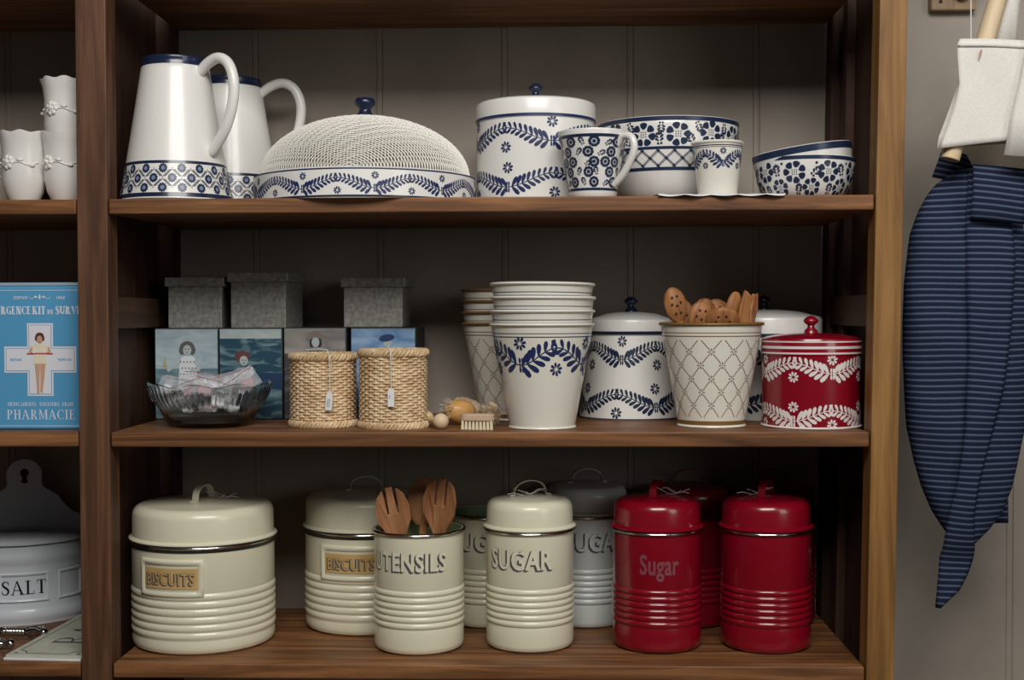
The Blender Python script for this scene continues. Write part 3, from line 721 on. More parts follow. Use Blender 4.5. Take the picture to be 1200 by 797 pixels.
# slotted spoons
gx, gy, gz = .7265, .090, .1285
def spoon(label, dx, dy, z, rot, a=.0138, c=.0225, holes=True, cat='spoon'):
    t = thing('slotted_spoon', label, cat, (gx+dx, gy+dy, gz+z), rot=rot)
    rows = []
    for i in range(9):
        k = i/8; ring = []
        for j in range(24):
            th_ = 2*pi*j/24; ring.append((a*k*cos(th_), -.003+.006*k*k, c*k*sin(th_)))
        rows.append(ring)
    for i in range(8, -1, -1):
        k = i/8; ring = []
        for j in range(24):
            th_ = 2*pi*j/24; ring.append((a*(k*.999+.02*(i == 8))*cos(th_), .0005+.0062*k*k+.003*(1-k), c*(k*.999+.02*(i == 8))*sin(th_)))
        rows.append(ring)
    b = MB().grid(rows, True).obj('bowl', M['olive'], t, ang=60)
    MB().tube([(0, .004, -c*.9), (0, .003, -c-.02), (0, 0, -.10)], [.005, .0042, .004], 10).obj('handle', M['olive'], t)
    if holes:
        d = MB()
        for hx, hz in ((0, .0), (.4, .12), (-.4, .12), (.2, .5), (-.25, .48), (.22, -.42), (-.22, -.42)):
            k2 = hx*hx+hz*hz
            d.add([(a*hx+.0017*cos(q), -.0034+.006*k2-.0004*0, c*hz+.0020*sin(q)) for q in [2*pi*i/8 for i in range(8)]], [tuple(range(8))])
        d.obj('holes', M['hole'], b, fix=False, smooth=False)
    return t
spoon('round slotted wooden spoon leaning out over the bucket rim towards the cone tin', -.045, -.018, .021, (.10, -.26, .12))
spoon('slotted wooden spoon just behind the leftmost leaning one', -.034, .012, .006, (-.05, -.08, -.3))
spoon('slotted wooden spoon standing at the middle of the bucket', -.012, .010, .004, (.15, .2, .2), .0165, .022)
spoon('pale small slotted spoon at the back of the bucket', -.004, .034, .008, (.1, .1, .1), .016, .022)
spoon('wide slotted spoon lying lowest at the middle of the bucket', .012, -.016, .0, (.55, 0, -.1), .021, .018)
spoon('slotted spoon behind the wide low one in the bucket', .012, .038, .008, (-.08, 0, 0), .019, .022)
spoon('narrow wooden spoon beside the spatulas in the bucket', .032, .008, .014, (.1, .15, .7), .0125, .024, False)
def spatula(label, dx, dy, z, rot, w=.012, h=.036):
    t = thing('wooden_spatula', label, 'spatula', (gx+dx, gy+dy, gz+z), rot=rot)
    o = [(-.004, -.11), (.004, -.11), (.0045, -.012), (w*.75, .0), (w, .018), (w*.8, h), (w*.1, h*.86), (-w*.6, h*1.04), (-w*.9, .016), (-w*.7, 0), (-.0045, -.012)]
    MB().prism(o, .004).obj('blade', M['olive'], t, bevel=.001, smooth=False)
spatula('wooden spatula with pointed tip at the right of the bucket', .040, -.008, .002, (.05, .2, .5))
spatula('wooden spatula crossing behind the pointed one', .046, .010, .0, (.0, .12, -.5), .011, .038)
spatula('dark wooden spatula seen edge on at the bucket rim', .052, .0, -.002, (.05, .18, 1.2), .012, .036)

# ------------------------------------------------------------------ wicker baskets
def basket(label, loc, R, H, rows_, rz):
    t = thing('wicker_basket', label, 'basket', loc, rz)
    ns = 34; z0 = .009; z1 = H-.014
    b = MB()
    for i in range(rows_):
        z = z0+(z1-z0)*(i+.5)/rows_; N = ns*4; pts = []
        for j in range(N):
            a = 2*pi*j/N; q = R-.0022+.0015*cos(ns*a/2+pi*(i % 2)); pts.append((q*sin(a), -q*cos(a), z+.0003*sin(a*7+i*1.7)))
        b.tube(pts, .00185, 5, True)
    o = b.obj('weave', M['cane'], t, ang=70, fix=False)
    for j in range(ns):
        a = 2*pi*j/ns
        MB().tube([((R-.0022)*sin(a), -(R-.0022)*cos(a), .004), ((R-.0022)*sin(a), -(R-.0022)*cos(a), H-.010)], .0014, 5).obj('stake', M['cane'], t, fix=False)
    for z, rad, nm in ((.0035, .0030, 'base_braid'), (H-.009, .0030, 'rim_braid')):
        b = MB()
        for s_ in range(3):
            pts = []
            for j in range(140):
                a = 2*pi*j/140; w_ = 17*a+s_*2*pi/3; q = R-.001+.0022*cos(w_); pts.append((q*sin(a), -q*cos(a), z+.0036*sin(w_)))
            b.tube(pts, .0022, 5, True)
        b.obj(nm, M['cane'], t, ang=70, fix=False)
    MB().lathe([(.0001, .003), (R-.003, .003), (R-.003, .005), (.0001, .005)], 40).obj('base', M['cane'], t)
    return t
basket('shorter wicker basket beside the glass dish, its tag bearing blue writing', (.2395, .0900, Z2), .0412, .0960, 22, 0)
basket('taller wicker basket with a plain white tag, beside the wooden brushes', (.3305, .0700, Z2), .0418, .1015, 24, .3)
def price_tag(label, X, Y, ztop, L, th, sw, wr):
    t = thing('price_tag', label, 'tag', (X, Y, ztop))
    MB().tube([(-.030*sw, .012, .0015), (-.012*sw, .004, .003), (-.002, -.0005, .002), (0, -.0035, -.004), (.0015, -.0035, -L*.5), (.001, -.0035, -L)], .0006, 6).obj('string', M['string'], t)
    MB().tube([(0, -.0035, -.004), (.003, -.0035, -.012), (.0025, -.0035, -L*.4)], .0005, 5).obj('string', M['string'], t)
    o = [(-.0040, -.022), (.0040, -.022), (.0040, -.0035), (.0022, 0), (-.0022, 0), (-.0040, -.0035)]
    c = MB().prism(o, .0006, Matrix.Translation((.001, -.0042, -L)) @ Matrix.Rotation(th, 4, 'Y')).obj('card', M['paper'], t, smooth=False)
    d = Dec()
    for k in range(2 if wr else 1):
        d.path([(-.0016+.0022*k+.0006*sin(i*2.2), -.008-i*.0011) for i in range(10 if wr else 5)], .0005)
    d.flat('writing', M['blue'], c, Matrix.Translation((.001, -.0042, -L)) @ Matrix.Rotation(th, 4, 'Y'), .0002)
price_tag('white price tag with blue writing hanging on the shorter basket', .2545, .0485, .0945, .050, .08, 1, True)
price_tag('white price tag hanging on the taller basket', .3325, .0275, .0995, .049, 0, .1, False)

# ------------------------------------------------------------------ picture tins and zinc boxes
def sea_mat(name, sky1, sky2, sea1, sea2, hz, nsc=26):
    m = mat(name, sky1, .35, coat=.2); n, l, b = nodes(m); tc = n.new('ShaderNodeTexCoord')
    mp = n.new('ShaderNodeMapping'); mp.inputs['Scale'].default_value = (.5, 1, 1.5); l.new(tc.outputs['Object'], mp.inputs['Vector'])
    nz = n.new('ShaderNodeTexNoise'); nz.inputs['Scale'].default_value = nsc*2; nz.inputs['Detail'].default_value = 5; nz.inputs['Distortion'].default_value = 1.2; l.new(mp.outputs[0], nz.inputs['Vector'])
    def ramp(a, b_, lo, hi):
        c = n.new('ShaderNodeValToRGB'); c.color_ramp.elements[0].color = S(a); c.color_ramp.elements[1].color = S(b_); c.color_ramp.elements[0].position = lo; c.color_ramp.elements[1].position = hi; l.new(nz.outputs['Fac'], c.inputs[0]); return c
    A = ramp(sky1, sky2, .3, .7); B = ramp(sea1, sea2, .45, .62)
    sx = n.new('ShaderNodeSeparateXYZ'); l.new(tc.outputs['Object'], sx.inputs[0]); gt = n.new('ShaderNodeMath'); gt.operation = 'GREATER_THAN'; gt.inputs[1].default_value = hz; l.new(sx.outputs['Z'], gt.inputs[0])
    mx = n.new('ShaderNodeMixRGB'); l.new(gt.outputs[0], mx.inputs[0]); l.new(B.outputs[0], mx.inputs[1]); l.new(A.outputs[0], mx.inputs[2]); l.new(mx.outputs[0], b.inputs['Base Color']); return m
skin = mat('printed_skin', (176, 186, 186), .4); hair = mat('printed_hair', (92, 96, 88), .4); dress = mat('printed_dress', (214, 218, 222), .4); dk = mat('printed_dark', (44, 48, 62), .4); rdh = mat('printed_red_hat', (104, 66, 64), .4); tn = mat('printed_tan', (176, 160, 110), .4)
def picture_tin(label, X, Y, w_, h, dp, rz, m, figs):
    t = thing('picture_tin', label, 'tin', (X, Y, Z2), rz)
    MB().box(-w_/2, w_/2, 0, dp, 0, h).obj('body', M['tinside'], t, bevel=.002, smooth=False)
    p = MB().box(-w_/2+.0015, w_/2-.0015, -.0008, .001, .0015, h-.0015).obj('picture', m, t, smooth=False)
    for i, (mm, d) in enumerate(figs): d.flat('figure_print', mm, p, off=.0010+.00015*i)
    MB().box(-w_/2-.0006, w_/2+.0006, -.0010, dp+.0006, h-.006, h).obj('lid', M['tinside'], t, bevel=.001, smooth=False) if False else None
    return t
PT = .1220
ys = .178
def girl(cx, zc, s, hat=None):
    d_, a_, h_, f_, k_ = Dec(), Dec(), Dec(), Dec(), Dec()
    d_.poly([(cx+x*s, zc+z*s) for x, z in ((-.011, .0), (-.014, -.012), (-.017, -.06), (.019, -.06), (.016, -.012), (.013, .0), (.006, .003), (-.004, .003))])
    a_.path([(cx-.012*s, zc-.005*s), (cx-.026*s, zc-.017*s), (cx-.036*s, zc-.024*s)], .006*s); a_.path([(cx+.014*s, zc-.006*s), (cx+.022*s, zc-.022*s), (cx+.004*s, zc-.024*s)], .006*s)
    h_.ell(cx, zc+.017*s, .0135*s, .0125*s, 18); h_.ell(cx-.009*s, zc+.013*s, .006*s, .008*s); h_.ell(cx+.009*s, zc+.013*s, .006*s, .008*s)
    f_.ell(cx, zc+.013*s, .0075*s, .0095*s, 16)
    for x, z in ((-.003, .015), (.003, .015), (0, .009)): k_.ell(cx+x*s, zc+z*s, .0016*s, .001*s, 6)
    for i in range(-2, 3):
        for j in range(5): k_.ell(cx+(i*.006+(j % 2)*.003)*s, zc-(.008+j*.011)*s, .0012*s, .0012*s, 6)
    return d_, a_, h_, f_, k_
d_, a_, h_, f_, k_ = girl(.001, .083, .74)
boat = Dec().poly([(-.031, .072), (-.027, .072), (-.029, .086)]).poly([(-.034, .070), (-.025, .070), (-.026, .072), (-.033, .072)])
picture_tin('tin box printed with a girl in a spotted dress before a calm sea', .0400, ys+.004, .0855, PT, .085, .05, sea_mat('seaside_print', (150, 172, 182), (186, 200, 206), (92, 122, 132), (124, 152, 158), .068), [(tn, boat), (dress, d_), (skin, a_), (hair, h_), (skin, f_), (dk, k_)])
h2 = Dec().ell(-.011, .0845, .0105, .0075, 18); f2 = Dec().ell(-.009, .0785, .0056, .0066, 16); b2 = Dec().poly([(-.012, .066), (-.002, .072), (.006, .068), (.004, .060), (-.010, .052), (-.020, .054)]); e2 = Dec().ell(-.011, .0795, .0011, .0007).ell(-.007, .0795, .0011, .0007).ell(-.009, .0755, .0014, .0007)
bt = Dec().poly([(.012, .063), (.042, .062), (.042, .040), (.016, .042)])
st2 = Dec()
for i in range(4): st2.line(-.018+.007*i, .056+.003*i, -.015+.0072*i, .066+.002*i, .002)
picture_tin('tin box printed with a bather in a red bathing cap among rough waves', .1270, ys, .0850, PT, .085, 0, sea_mat('waves_print', (168, 184, 184), (190, 202, 200), (40, 76, 94), (118, 146, 152), .108), [(mat('printed_blue', (36, 62, 96), .4), bt), (dress, b2), (dk, st2), (rdh, h2), (skin, f2), (dk, e2)])
h3 = Dec().ell(.001, .1085, .0135, .0052, 18, .1).ell(.001, .1125, .0075, .0055, 14); f3 = Dec().ell(.001, .1030, .0052, .0064, 14); hr3 = Dec().ell(-.0042, .102, .003, .006).ell(.0064, .102, .003, .006); b3 = Dec().poly([(-.008, .092), (.010, .092), (.018, .060), (-.016, .060)])
picture_tin('tin box printed with a person in a straw hat, behind the shorter basket', .2130, ys, .0840, PT+.0005, .085, 0, sea_mat('sepia_print', (120, 118, 118), (166, 160, 152), (70, 68, 74), (110, 104, 104), .088, 16), [(mat('printed_straw', (128, 118, 106), .4), h3), (dk, hr3), (skin, f3), (mat('printed_grey', (84, 80, 90), .4), b3)])
h4 = Dec().ell(.005, .1085, .0105, .0048, 18, .15); f4 = Dec().ell(.006, .1025, .0052, .0066, 14); b4 = Dec().poly([(-.002, .090), (.014, .090), (.020, .050), (-.008, .050)])
picture_tin('blue tin box printed with a person in a beret, behind the taller basket', .3040, ys, .0880, PT, .085, -.04, sea_mat('blue_print_sea', (92, 130, 178), (160, 190, 216), (70, 110, 150), (150, 176, 194), .050, 14), [(dress, b4), (skin, f4), (mat('printed_navy', (46, 66, 112), .4), h4)])
def zinc_box(label, X, Y, w_, h, dp, rz, z):
    t = thing('zinc_box', label, 'box', (X, Y, z), rz)
    MB().box(-w_/2, w_/2, 0, dp, 0, h).obj('body', M['zinc'], t, bevel=.0012, smooth=False)
    MB().box(-w_/2-.004, w_/2+.004, -.004, dp+.004, h-.0105, h+.002).obj('lid', M['zinc'], t, bevel=.0014, smooth=False)
zinc_box('galvanised lidded box on the girl picture tin at the end of the row', .0500, ys+.010, .0720, .0660, .078, .03, PT)
zinc_box('galvanised lidded box turned aslant on the bather picture tin', .1365, ys+.004, .0760, .0720, .078, -.10, PT)
zinc_box('galvanised lidded box standing alone on the two picture tins behind the baskets', .2900, ys+.006, .0790, .0640, .078, -.02, PT+.0006)

# ------------------------------------------------------------------ glass dish with plastic bags
t = thing('glass_dish', 'fluted clear glass dish filled with small plastic bags', 'dish', (.0950, .0920, Z2))
def gf(r, z, th_, i):
    k = max(0, min(1, z/.05)); fl_ = .0007*cos(56*th_)*(1 if .026 < z < .046 and i < 10 else 0)
    return (r+fl_, z+(.0022*cos(9*th_)*max(0, (z-.040)/.014) if z > .040 else 0))
pf = [(.0001, 0), (.048, 0), (.052, .002), (.056, .010), (.0635, .024), (.0680, .030), (.0720, .036), (.0745, .042), (.0775, .050), (.0785, .053), (.0765, .0535), (.0730, .044), (.0660, .032), (.0540, .011), (.048, .005), (.0001, .005)]
MB().lathe(pf, 224, rf=gf).obj('bowl', M['glass'], t, ang=60)
random.seed(21)
bl = [(-.050, .004, .047, .3, .2), (-.030, -.030, .046, .1, -.3), (-.008, .010, .055, -.2, .15), (.012, -.026, .048, .2, .25), (.030, .014, .058, -.1, -.35), (.046, -.010, .052, .3, -.6), (-.020, .036, .050, .0, .1), (.020, .040, .054, .1, -.2), (-.036, -.006, .030, .5, .4), (.0, -.020, .028, .2, 0), (.030, -.020, .030, .1, .5)]
for i, (x, y, z, a, bb) in enumerate(bl):
    w_, h = random.uniform(.044, .054), random.uniform(.030, .038)
    if z < .035: w_, h = .034, .026
    t = thing('plastic_bag', 'small clear zip bag with little wrapped pieces, heaped in the glass dish', 'bag', (.0950+x*.86, .0920+y*.9, Z2+z), rot=(radians(-52)+a*.5, bb, random.uniform(-.5, .5)), group='zip bags in the glass dish')
    fr, bk = [], []
    for j in range(7):
        ra, rb = [], []
        for k in range(9):
            u_, v_ = k/8-.5, j/6-.5; e_ = (1-(2*u_)**2)*(1-(2*v_)**2)*.007
            wv = .0018*sin(k*1.9+j*1.3+i)
            ra.append((u_*w_, -e_+wv, v_*h)); rb.append((u_*w_, e_+wv, v_*h))
        fr.append(ra); bk.append(rb)
    MB().grid(fr).grid(bk).obj('film', M['plastic'], t, ang=25)
    MB().tube([(-w_/2, .0018*sin(7.8+i)-.0006, h/2-.003), (0, .0018*sin(4*1.9+7.8+i)-.0006, h/2-.003), (w_/2, .0018*sin(8*1.9+7.8+i)-.0006, h/2-.003)], .0005, 5).obj('seal_strip', M['plasticred'], t)
    for q in range(2):
        MB().box(-.0075, .0075, -.003, .003, -.006, .006).obj('soap', (M['paper'], M['darkitem'], M['paper'], M['palepink'])[(i+q*2) % 4], t, loc=(-.010+.019*q, 0, -.005+random.uniform(-.003, .003)), rot=(random.uniform(-.3, .3), random.uniform(-.8, .8), 0), bevel=.0014)

# ------------------------------------------------------------------ wooden brushes
t = thing('wooden_massager', 'dumbbell shaped wooden massager with round ends beside the taller basket', 'massager', (.3925, .036, .0098), rot=(0, 0, 0))
MB().ball((0, 0, 0), .0096, 24, 16).obj('ball', M['beech'], t); MB().ball((-.022, .044, 0), .0096, 24, 16).obj('ball', M['beech'], t)
MB().tube([(-.003, .006, 0), (-.011, .022, 0), (-.019, .038, 0)], [.0042, .0034, .0042], 12).obj('handle', M['beech'], t)
t = thing('egg_brush', 'varnished egg-shaped wooden brush with pale bristles', 'brush', (.4110, .100, .0165), rot=(0, .18, .5))
MB().lathe([(.0001, -.021), (.0075, -.0195), (.0125, -.013), (.0155, -.003), (.0158, .004), (.0140, .012), (.0090, .0185), (.0001, .021)], 32).xf(Matrix.Rotation(pi/2, 4, 'Y')).obj('handle', M['eggwood'], t, ang=80)
random.seed(5); b = MB()
for i in range(70):
    a = random.uniform(0, 2*pi); r_ = random.uniform(.001, .011); p = Vector((-.014, r_*cos(a), r_*sin(a)))
    q = p+Vector((-.0085+.003*random.random(), r_*.5*cos(a), r_*.5*sin(a))); b.tube([p, q], [.0007, .0004], 5)
b.obj('bristles', mat('grey_bristle', (190, 186, 176), .7), t)['kind'] = 'stuff'
t = thing('ridged_dipper', 'pale turned wooden dipper with ridges lying behind the egg brush', 'utensil', (.4180, .1500, .0165), rot=(0, .10, -.5))
pf = [(.0001, -.02)]
for i in range(5): z = -.018+i*.006; pf += [(.0105+.003*sin(i), z), (.0150-abs(i-1.5)*.0012, z+.0015), (.0150-abs(i-1.5)*.0012, z+.004), (.0105, z+.0055)]
pf += [(.010, .014), (.0045, .022), (.0035, .045), (.0001, .046)]
MB().lathe(pf, 28).xf(Matrix.Rotation(pi/2, 4, 'Y')).obj('body', M['palewood'], t, ang=50)
t = thing('nail_brush', 'small wooden nail brush with cream tufts lying bristles down at the shelf edge', 'brush', (.4365, .0370, 0), rot=(0, .02, .04))
o = []
for sx in (-1, 1):
    for i in range(9): a = -pi/2+pi*i/8; o.append((sx*(.0125+.0085*cos(a)), sx*.0085*sin(a)))
MB().add([(x, y, z) for z in (.0105, .0190) for x, y in o], [tuple(reversed(range(18))), tuple(range(18, 36))]+[(i, (i+1) % 18, (i+1) % 18+18, i+18) for i in range(18)]).obj('block', M['palewood'], t, bevel=.0012, smooth=False)
for i in range(9):
    for j in range(3):
        MB().tube([(-.0175+i*.0043, -.0055+j*.0055, .011), (-.0177+i*.0044, -.0062+j*.0062, .0)], [.0014, .0021], 7).obj('tuft', M['bristle'], t)
t = thing('fibre_brush', 'round fuzzy coconut fibre brush leaning against the bucket', 'brush', (.4490, .0760, .0150))
MB().ball((0, 0, 0), .0095, 16, 10).obj('core', M['fibre'], t)
MB().lathe([(.0001, .0), (.006, 0), (.008, .004), (.0055, .007), (.0001, .008)], 20).xf(Matrix.Translation((.004, .004, .007)) @ Matrix.Rotation(.5, 4, 'Y')).obj('cap', M['palewood'], t)
random.seed(9); b = MB()
for i in range(1500):
    v = Vector((random.gauss(0, 1), random.gauss(0, 1), random.gauss(0, 1))).normalized()
    if v.z > .75: continue
    w2 = Vector((random.gauss(0, 1), random.gauss(0, 1), random.gauss(0, 1)))*.0016; L = random.uniform(.0125, .0150)
    b.tube([v*.008, v*.0112+w2*.5, v*L+w2], .00032, 3)
b.obj('fibres', M['fibre'], t, fix=False)['kind'] = 'stuff'

# ------------------------------------------------------------------ left bay: cups, blue tin, salt box, sign
def rose_cup(label, loc, rz):
    t = thing('rose_cup', label, 'cup', loc, rz); t.scale = (1, 1, 1.085)
    pf = [(.0001, .002), (.0150, .002), (.0165, 0), (.0180, .002), (.0230, .012), (.0262, .026), (.0262, .040), (.0258, .055), (.0272, .068), (.0298, .0765), (.0300, .0785), (.0285, .0780), (.0245, .055), (.0245, .030), (.0160, .006), (.0001, .005)]
    rf = lambda r, z, a, i: (r*(1+(.025*cos(8*a) if z > .066 else 0)*min(1, (z-.066)/.01)), z+(.0011*cos(8*a) if z > .066 else 0))
    MB().lathe(pf, 96, rf=rf).obj('body', M['china'], t, ang=60)
    f = interp(pf[3:10])
    for a0 in (-.62, 1.5, 3.5):
        b = MB()
        def at(s_, z, o_): a = a0+s_/.026; return ((f(z)+o_)*sin(a), -(f(z)+o_)*cos(a), z)
        for k in range(7):
            q = 2*pi*k/7; b.ball(at(.0052*cos(q), .0435+.0052*sin(q), .0002), (.0034, .0030, .0034), 10, 6)
        b.ball(at(0, .0435, .001), (.0044, .0030, .0044), 12, 8); b.ball(at(.0008, .0440, .003), (.0024, .0020, .0024), 10, 6)
        b.obj('rose_relief', M['china'], t, ang=70)
        v = MB().tube([at(.006+.0026*i, .0425+.0018*sin(i*.62), .0002) for i in range(13)], .0010, 8)
        v.ball(at(.0150, .0462, .0003), (.0042, .0022, .0022), 10, 6); v.ball(at(.028, .0405, .0003), (.0045, .0024, .0022), 10, 6)
        v.obj('vine_relief', M['china'], t, ang=70)
    return t
rose_cup('white rose relief cup standing alone, left of the stacked pair', (-.1215, .0480, Z1), .25)
rose_cup('white rose relief cup under another one, beside the divider post', (-.0695, .0500, Z1), .05)
rose_cup('white rose relief cup stacked on top of another, beside the divider post', (-.0690, .0500, Z1+.0650), .30)
for k, lb in enumerate(('lowest white dish in the stack behind the rose cups', 'middle white dish in the stack behind the rose cups', 'topmost white dish with wavy rim in the stack behind the rose cups')):
    pf = [(.0001, .0), (.040, 0), (.043, .004), (.060, .020), (.0665, .034), (.0690, .0365), (.0680, .038), (.0640, .034), (.057, .021), (.040, .005), (.0001, .004)]
    rf = lambda r, z, a, i: (r*(1+.012*cos(14*a)*max(0, (z-.025)/.013)), z+.0008*cos(14*a)*(z > .03))
    tag(MB().lathe(pf, 112, rf=rf).obj('white_dish', M['china'], loc=(-.1800, .1500, Z1+.0235*k), ang=60), lb, 'dish')

t = thing('pharmacy_tin', 'sky blue tin printed with a white cross and PHARMACIE lettering', 'tin', (-.0982, .034, Z2))
w_, h = .0580, .1770
MB().box(-w_, w_, 0, .06, 0, h).obj('body', M['pharm'], t, bevel=.003, seg=3, smooth=False)
MB().box(-w_-.0006, w_+.0006, -.0006, .0606, h-.0012, h+.003).obj('lid', mat('tin_edge', (150, 176, 196), .4), t, bevel=.001, smooth=False)
WI = M['whiteink']; white = mat('printed_white', (226, 226, 234), .4); pb = mat('printed_pale_blue', (170, 204, 228), .4)
d = Dec()
for z in (.0045, h-.0065): d.rect(-w_+.004, w_-.004, z-.0006, z+.0006)
for x in (-w_+.0045, w_-.0045): d.rect(x-.0005, x+.0005, .0045, h-.0065)
d.flat('border_print', pb, t, off=.0003)
cz = .0858
def cross(a, b_, cw): return Dec().rect(-cw, cw, cz-b_, cz+b_).rect(-a, -cw, cz-cw+.001, cz+cw+.001).rect(cw, a, cz-cw+.001, cz+cw+.001)
def cross2(e):
    A, B, Cw, Ch = .0445-e, .0445-e, .0160-e, .0160-e
    return Dec().poly([(-Cw, cz-B), (Cw, cz-B), (Cw, cz-Ch), (A, cz-Ch), (A, cz+Ch), (Cw, cz+Ch), (Cw, cz+B), (-Cw, cz+B), (-Cw, cz+Ch), (-A, cz+Ch), (-A, cz-Ch), (-Cw, cz-Ch)])
cross2(0).flat('cross_print', white, t, off=.0003); cross2(.0019).flat('cross_print', M['pharm'], t, off=.0005); cross2(.0026).flat('cross_print', white, t, off=.0007)
def fitw(D_, w2):
    k = w2/(max(x for p in D_.p for x, z in p)-min(x for p in D_.p for x, z in p)); D_.p = [[(x*k, z) for x, z in p] for p in D_.p]; return D_
d = Dec().add(fitw(serif('PHARMACIE', .0118, .15, .05, .13), .0837), 0, .0125)
d.add(fitw(serif('MEDICAMENTS', .0047, .2, .08, .16), .035), -.0235, .0288); d.add(fitw(serif('TOUJOURS', .0047, .2, .08, .16), .0245), .0105, .0288); d.add(fitw(serif('FRAIS', .0047, .2, .08, .16), .0135), .0335, .0288)
d.add(fitw(serif('URGENCE', .0098, .26, .09, .10), .0435), -.0330, .1412); d.add(fitw(serif('KIT', .0098, .26, .09, .10), .0160), -.0010, .1412)
d.add(fitw(serif('DE', .0058, .24, .08, .1), .0075), .0132, .1412); d.add(fitw(serif('SURVIE', .0098, .26, .09, .10), .0350), .0370, .1412)
d.add(text('DEPUIS', .0052, .0001, .9, sp=1.2), -.0235, .1598); d.add(text('1868', .0052, .0001, .9, sp=1.2), .0255, .1598)
for sx in (-1, 1):
    for i in range(5): d.line(sx*(.002+i*.0023), .1615+.0016*sin(i*1.4), sx*(.002+(i+1)*.0023), .1615+.0016*sin((i+1)*1.4), .0006)
    d.ell(sx*.005, .1625, .0016, .0013, 10)
d.ell(0, .1625, .0012, .003, 10)
d.flat('lettering', white, t, off=.0004)
Dec().add(text('BILEVANS', .0042, .0001, .8), -.030, cz-.0015).add(text('TELEPH. 8 60', .0042, .0001, .7), .0300, cz-.0015).flat('lettering', M['pharm'], t, off=.0009)
bd = Dec()
bd.poly([(-.0105, .0980), (-.0050, .1010), (.0050, .1010), (.0105, .0980), (.0075, .0880), (.0085, .0760), (-.0085, .0760), (-.0070, .0880)])
sk = Dec().ell(0, .1070, .0042, .0052, 14).path([(-.0090, .0975), (-.0125, .0905), (-.006, .0885)], .0030).path([(.0090, .0975), (.0125, .0905), (.006, .0885)], .0030)
sk.poly([(-.0068, .0762), (-.0002, .0762), (-.0008, .0560), (-.0012, .0400), (-.0040, .0400), (-.0052, .0600)]).poly([(.0068, .0762), (.0002, .0762), (.0004, .0560), (-.0002, .0420), (.0026, .0400), (.0052, .0600)])
hrp = Dec().ell(0, .1105, .0052, .0040, 14).ell(-.0040, .1075, .0020, .0034).ell(.0040, .1075, .0020, .0034)
tr = Dec().rect(-.0160, .0160, .0880, .0895)
ap = Dec().poly([(-.0042, .0870), (.0042, .0870), (.0052, .0770), (-.0052, .0770)])
for dd in (sk, bd, hrp, tr): dd.p = [[(x, z+.0045) for x, z in p] for p in dd.p]
for i, (mm, dd) in enumerate(((M['tan'], sk), (mat('printed_cream', (232, 222, 196), .4), bd), (mat('printed_brown_hair', (96, 60, 48), .4), hrp), (mat('printed_red_tray', (176, 84, 76), .4), tr))): dd.flat('figure_print', mm, t, off=.0010+.0002*i)
Dec().ell(0, .1107, .0034, .0044, 14).flat('figure_print', M['tan'], t, off=.0019)
Dec().ell(-.0013, .1115, .0006, .0004, 6).ell(.0013, .1115, .0006, .0004, 6).ell(0, .1081, .0009, .0004, 6).flat('figure_print', M['hole'], t, off=.0021)
Dec().ell(-.0070, .0960, .0026, .0026, 10).rect(.003, .006, .0940, .0980).flat('figure_print', white, t, off=.0021)

# salt box: bow-fronted body, curved back plate with a keyhole, hinged lid, lettered panel
t = thing('salt_box', 'white enamel bow-fronted salt box lettered SALT with scalloped back plate', 'salt box', (-.2080, .246, Z3), .36)
def bow(rx, ry, z, n=40): return [(rx*sin(-pi/2+pi*i/n), -ry*cos(-pi/2+pi*i/n), z) for i in range(n+1)]
RX, RY, HSB = .0800, .0700, .1080
lev = [(0, 0), (0, .004), (.0025, .008), (.0025, .016), (0, .020), (-.0010, .024), (-.0010, .078), (.0, .082), (.0022, .087), (.0022, .094), (0, .098), (0, HSB)]
rows = [bow(RX+e, RY+e, z) for e, z in lev]; rows = [[(0, -.0, 0)]*41]+rows
MB().grid(rows).obj('body', M['dish'], t, ang=50)
rows = [bow(RX+e, RY+e, z) for e, z in ((.001, HSB), (.0045, HSB+.001), (.0045, HSB+.0045), (.001, HSB+.007), (-.02, HSB+.0095))]+[[(0, -.02, HSB+.011)]*41]
MB().grid(rows).obj('lid', M['dish'], t, ang=40)
pts = [(-.0775, .0), (.0775, .0), (.0775, .128)]
pts += [(.0775, .1370), (.0640, .1420), (.0530, .1530), (.0450, .1650), (.0340, .1730), (.0245, .1790), (.0225, .186), (.0235, .192)]
pts += [(.0240*cos(a), .1945+.0240*sin(a)) for a in [pi*i/12 for i in range(1, 12)]]
pts += [(-x, z) for x, z in reversed(pts[3:11])]+[(-.0775, .128)]
bp_ = MB().prism(pts, .004, Matrix.Translation((0, -.004, 0))).obj('back_plate', M['dish'], t, bevel=.0014, smooth=False)
Dec().ell(0, .1985, .0058, .0058, 16).rect(-.0030, .0030, .187, .197).ell(0, .187, .0045, .0035, 10).flat('keyhole', M['hole'], bp_, Matrix.Translation((0, -.0042, 0)), .0003)
def bowpt(s_, z, o_):
    a = s_/.076; return ((RX-.001+o_)*sin(a), -(RY-.001+o_)*cos(a), z)
for s0, s1 in ((-.032, .032), (.044, .088), (-.088, -.044)):
    rows = []
    for e, o_ in ((0, 0), (.0012, .0022), (.0030, .0022), (.0045, .0002)):
        a, b_, c, dd = s0+e, s1-e, .031+e, .071-e; N = 12; ring = [bowpt(a+(b_-a)*i/N, c, o_) for i in range(N)]+[bowpt(b_, c+(dd-c)*i/4, o_) for i in range(4)]+[bowpt(b_-(b_-a)*i/N, dd, o_) for i in range(N)]+[bowpt(a, dd-(dd-c)*i/4, o_) for i in range(4)]
        rows.append(ring)
    MB().grid(rows, True).obj('panel_frame', M['dish'], t, ang=60)
b = MB()
for p in serif('SALT', .0185, .15, .05, .10, .98).p: b.add([bowpt(x, z+.042, .0006) for x, z in p], [tuple(range(len(p)))])
b.obj('lettering', M['black'], t, smooth=False, fix=False)

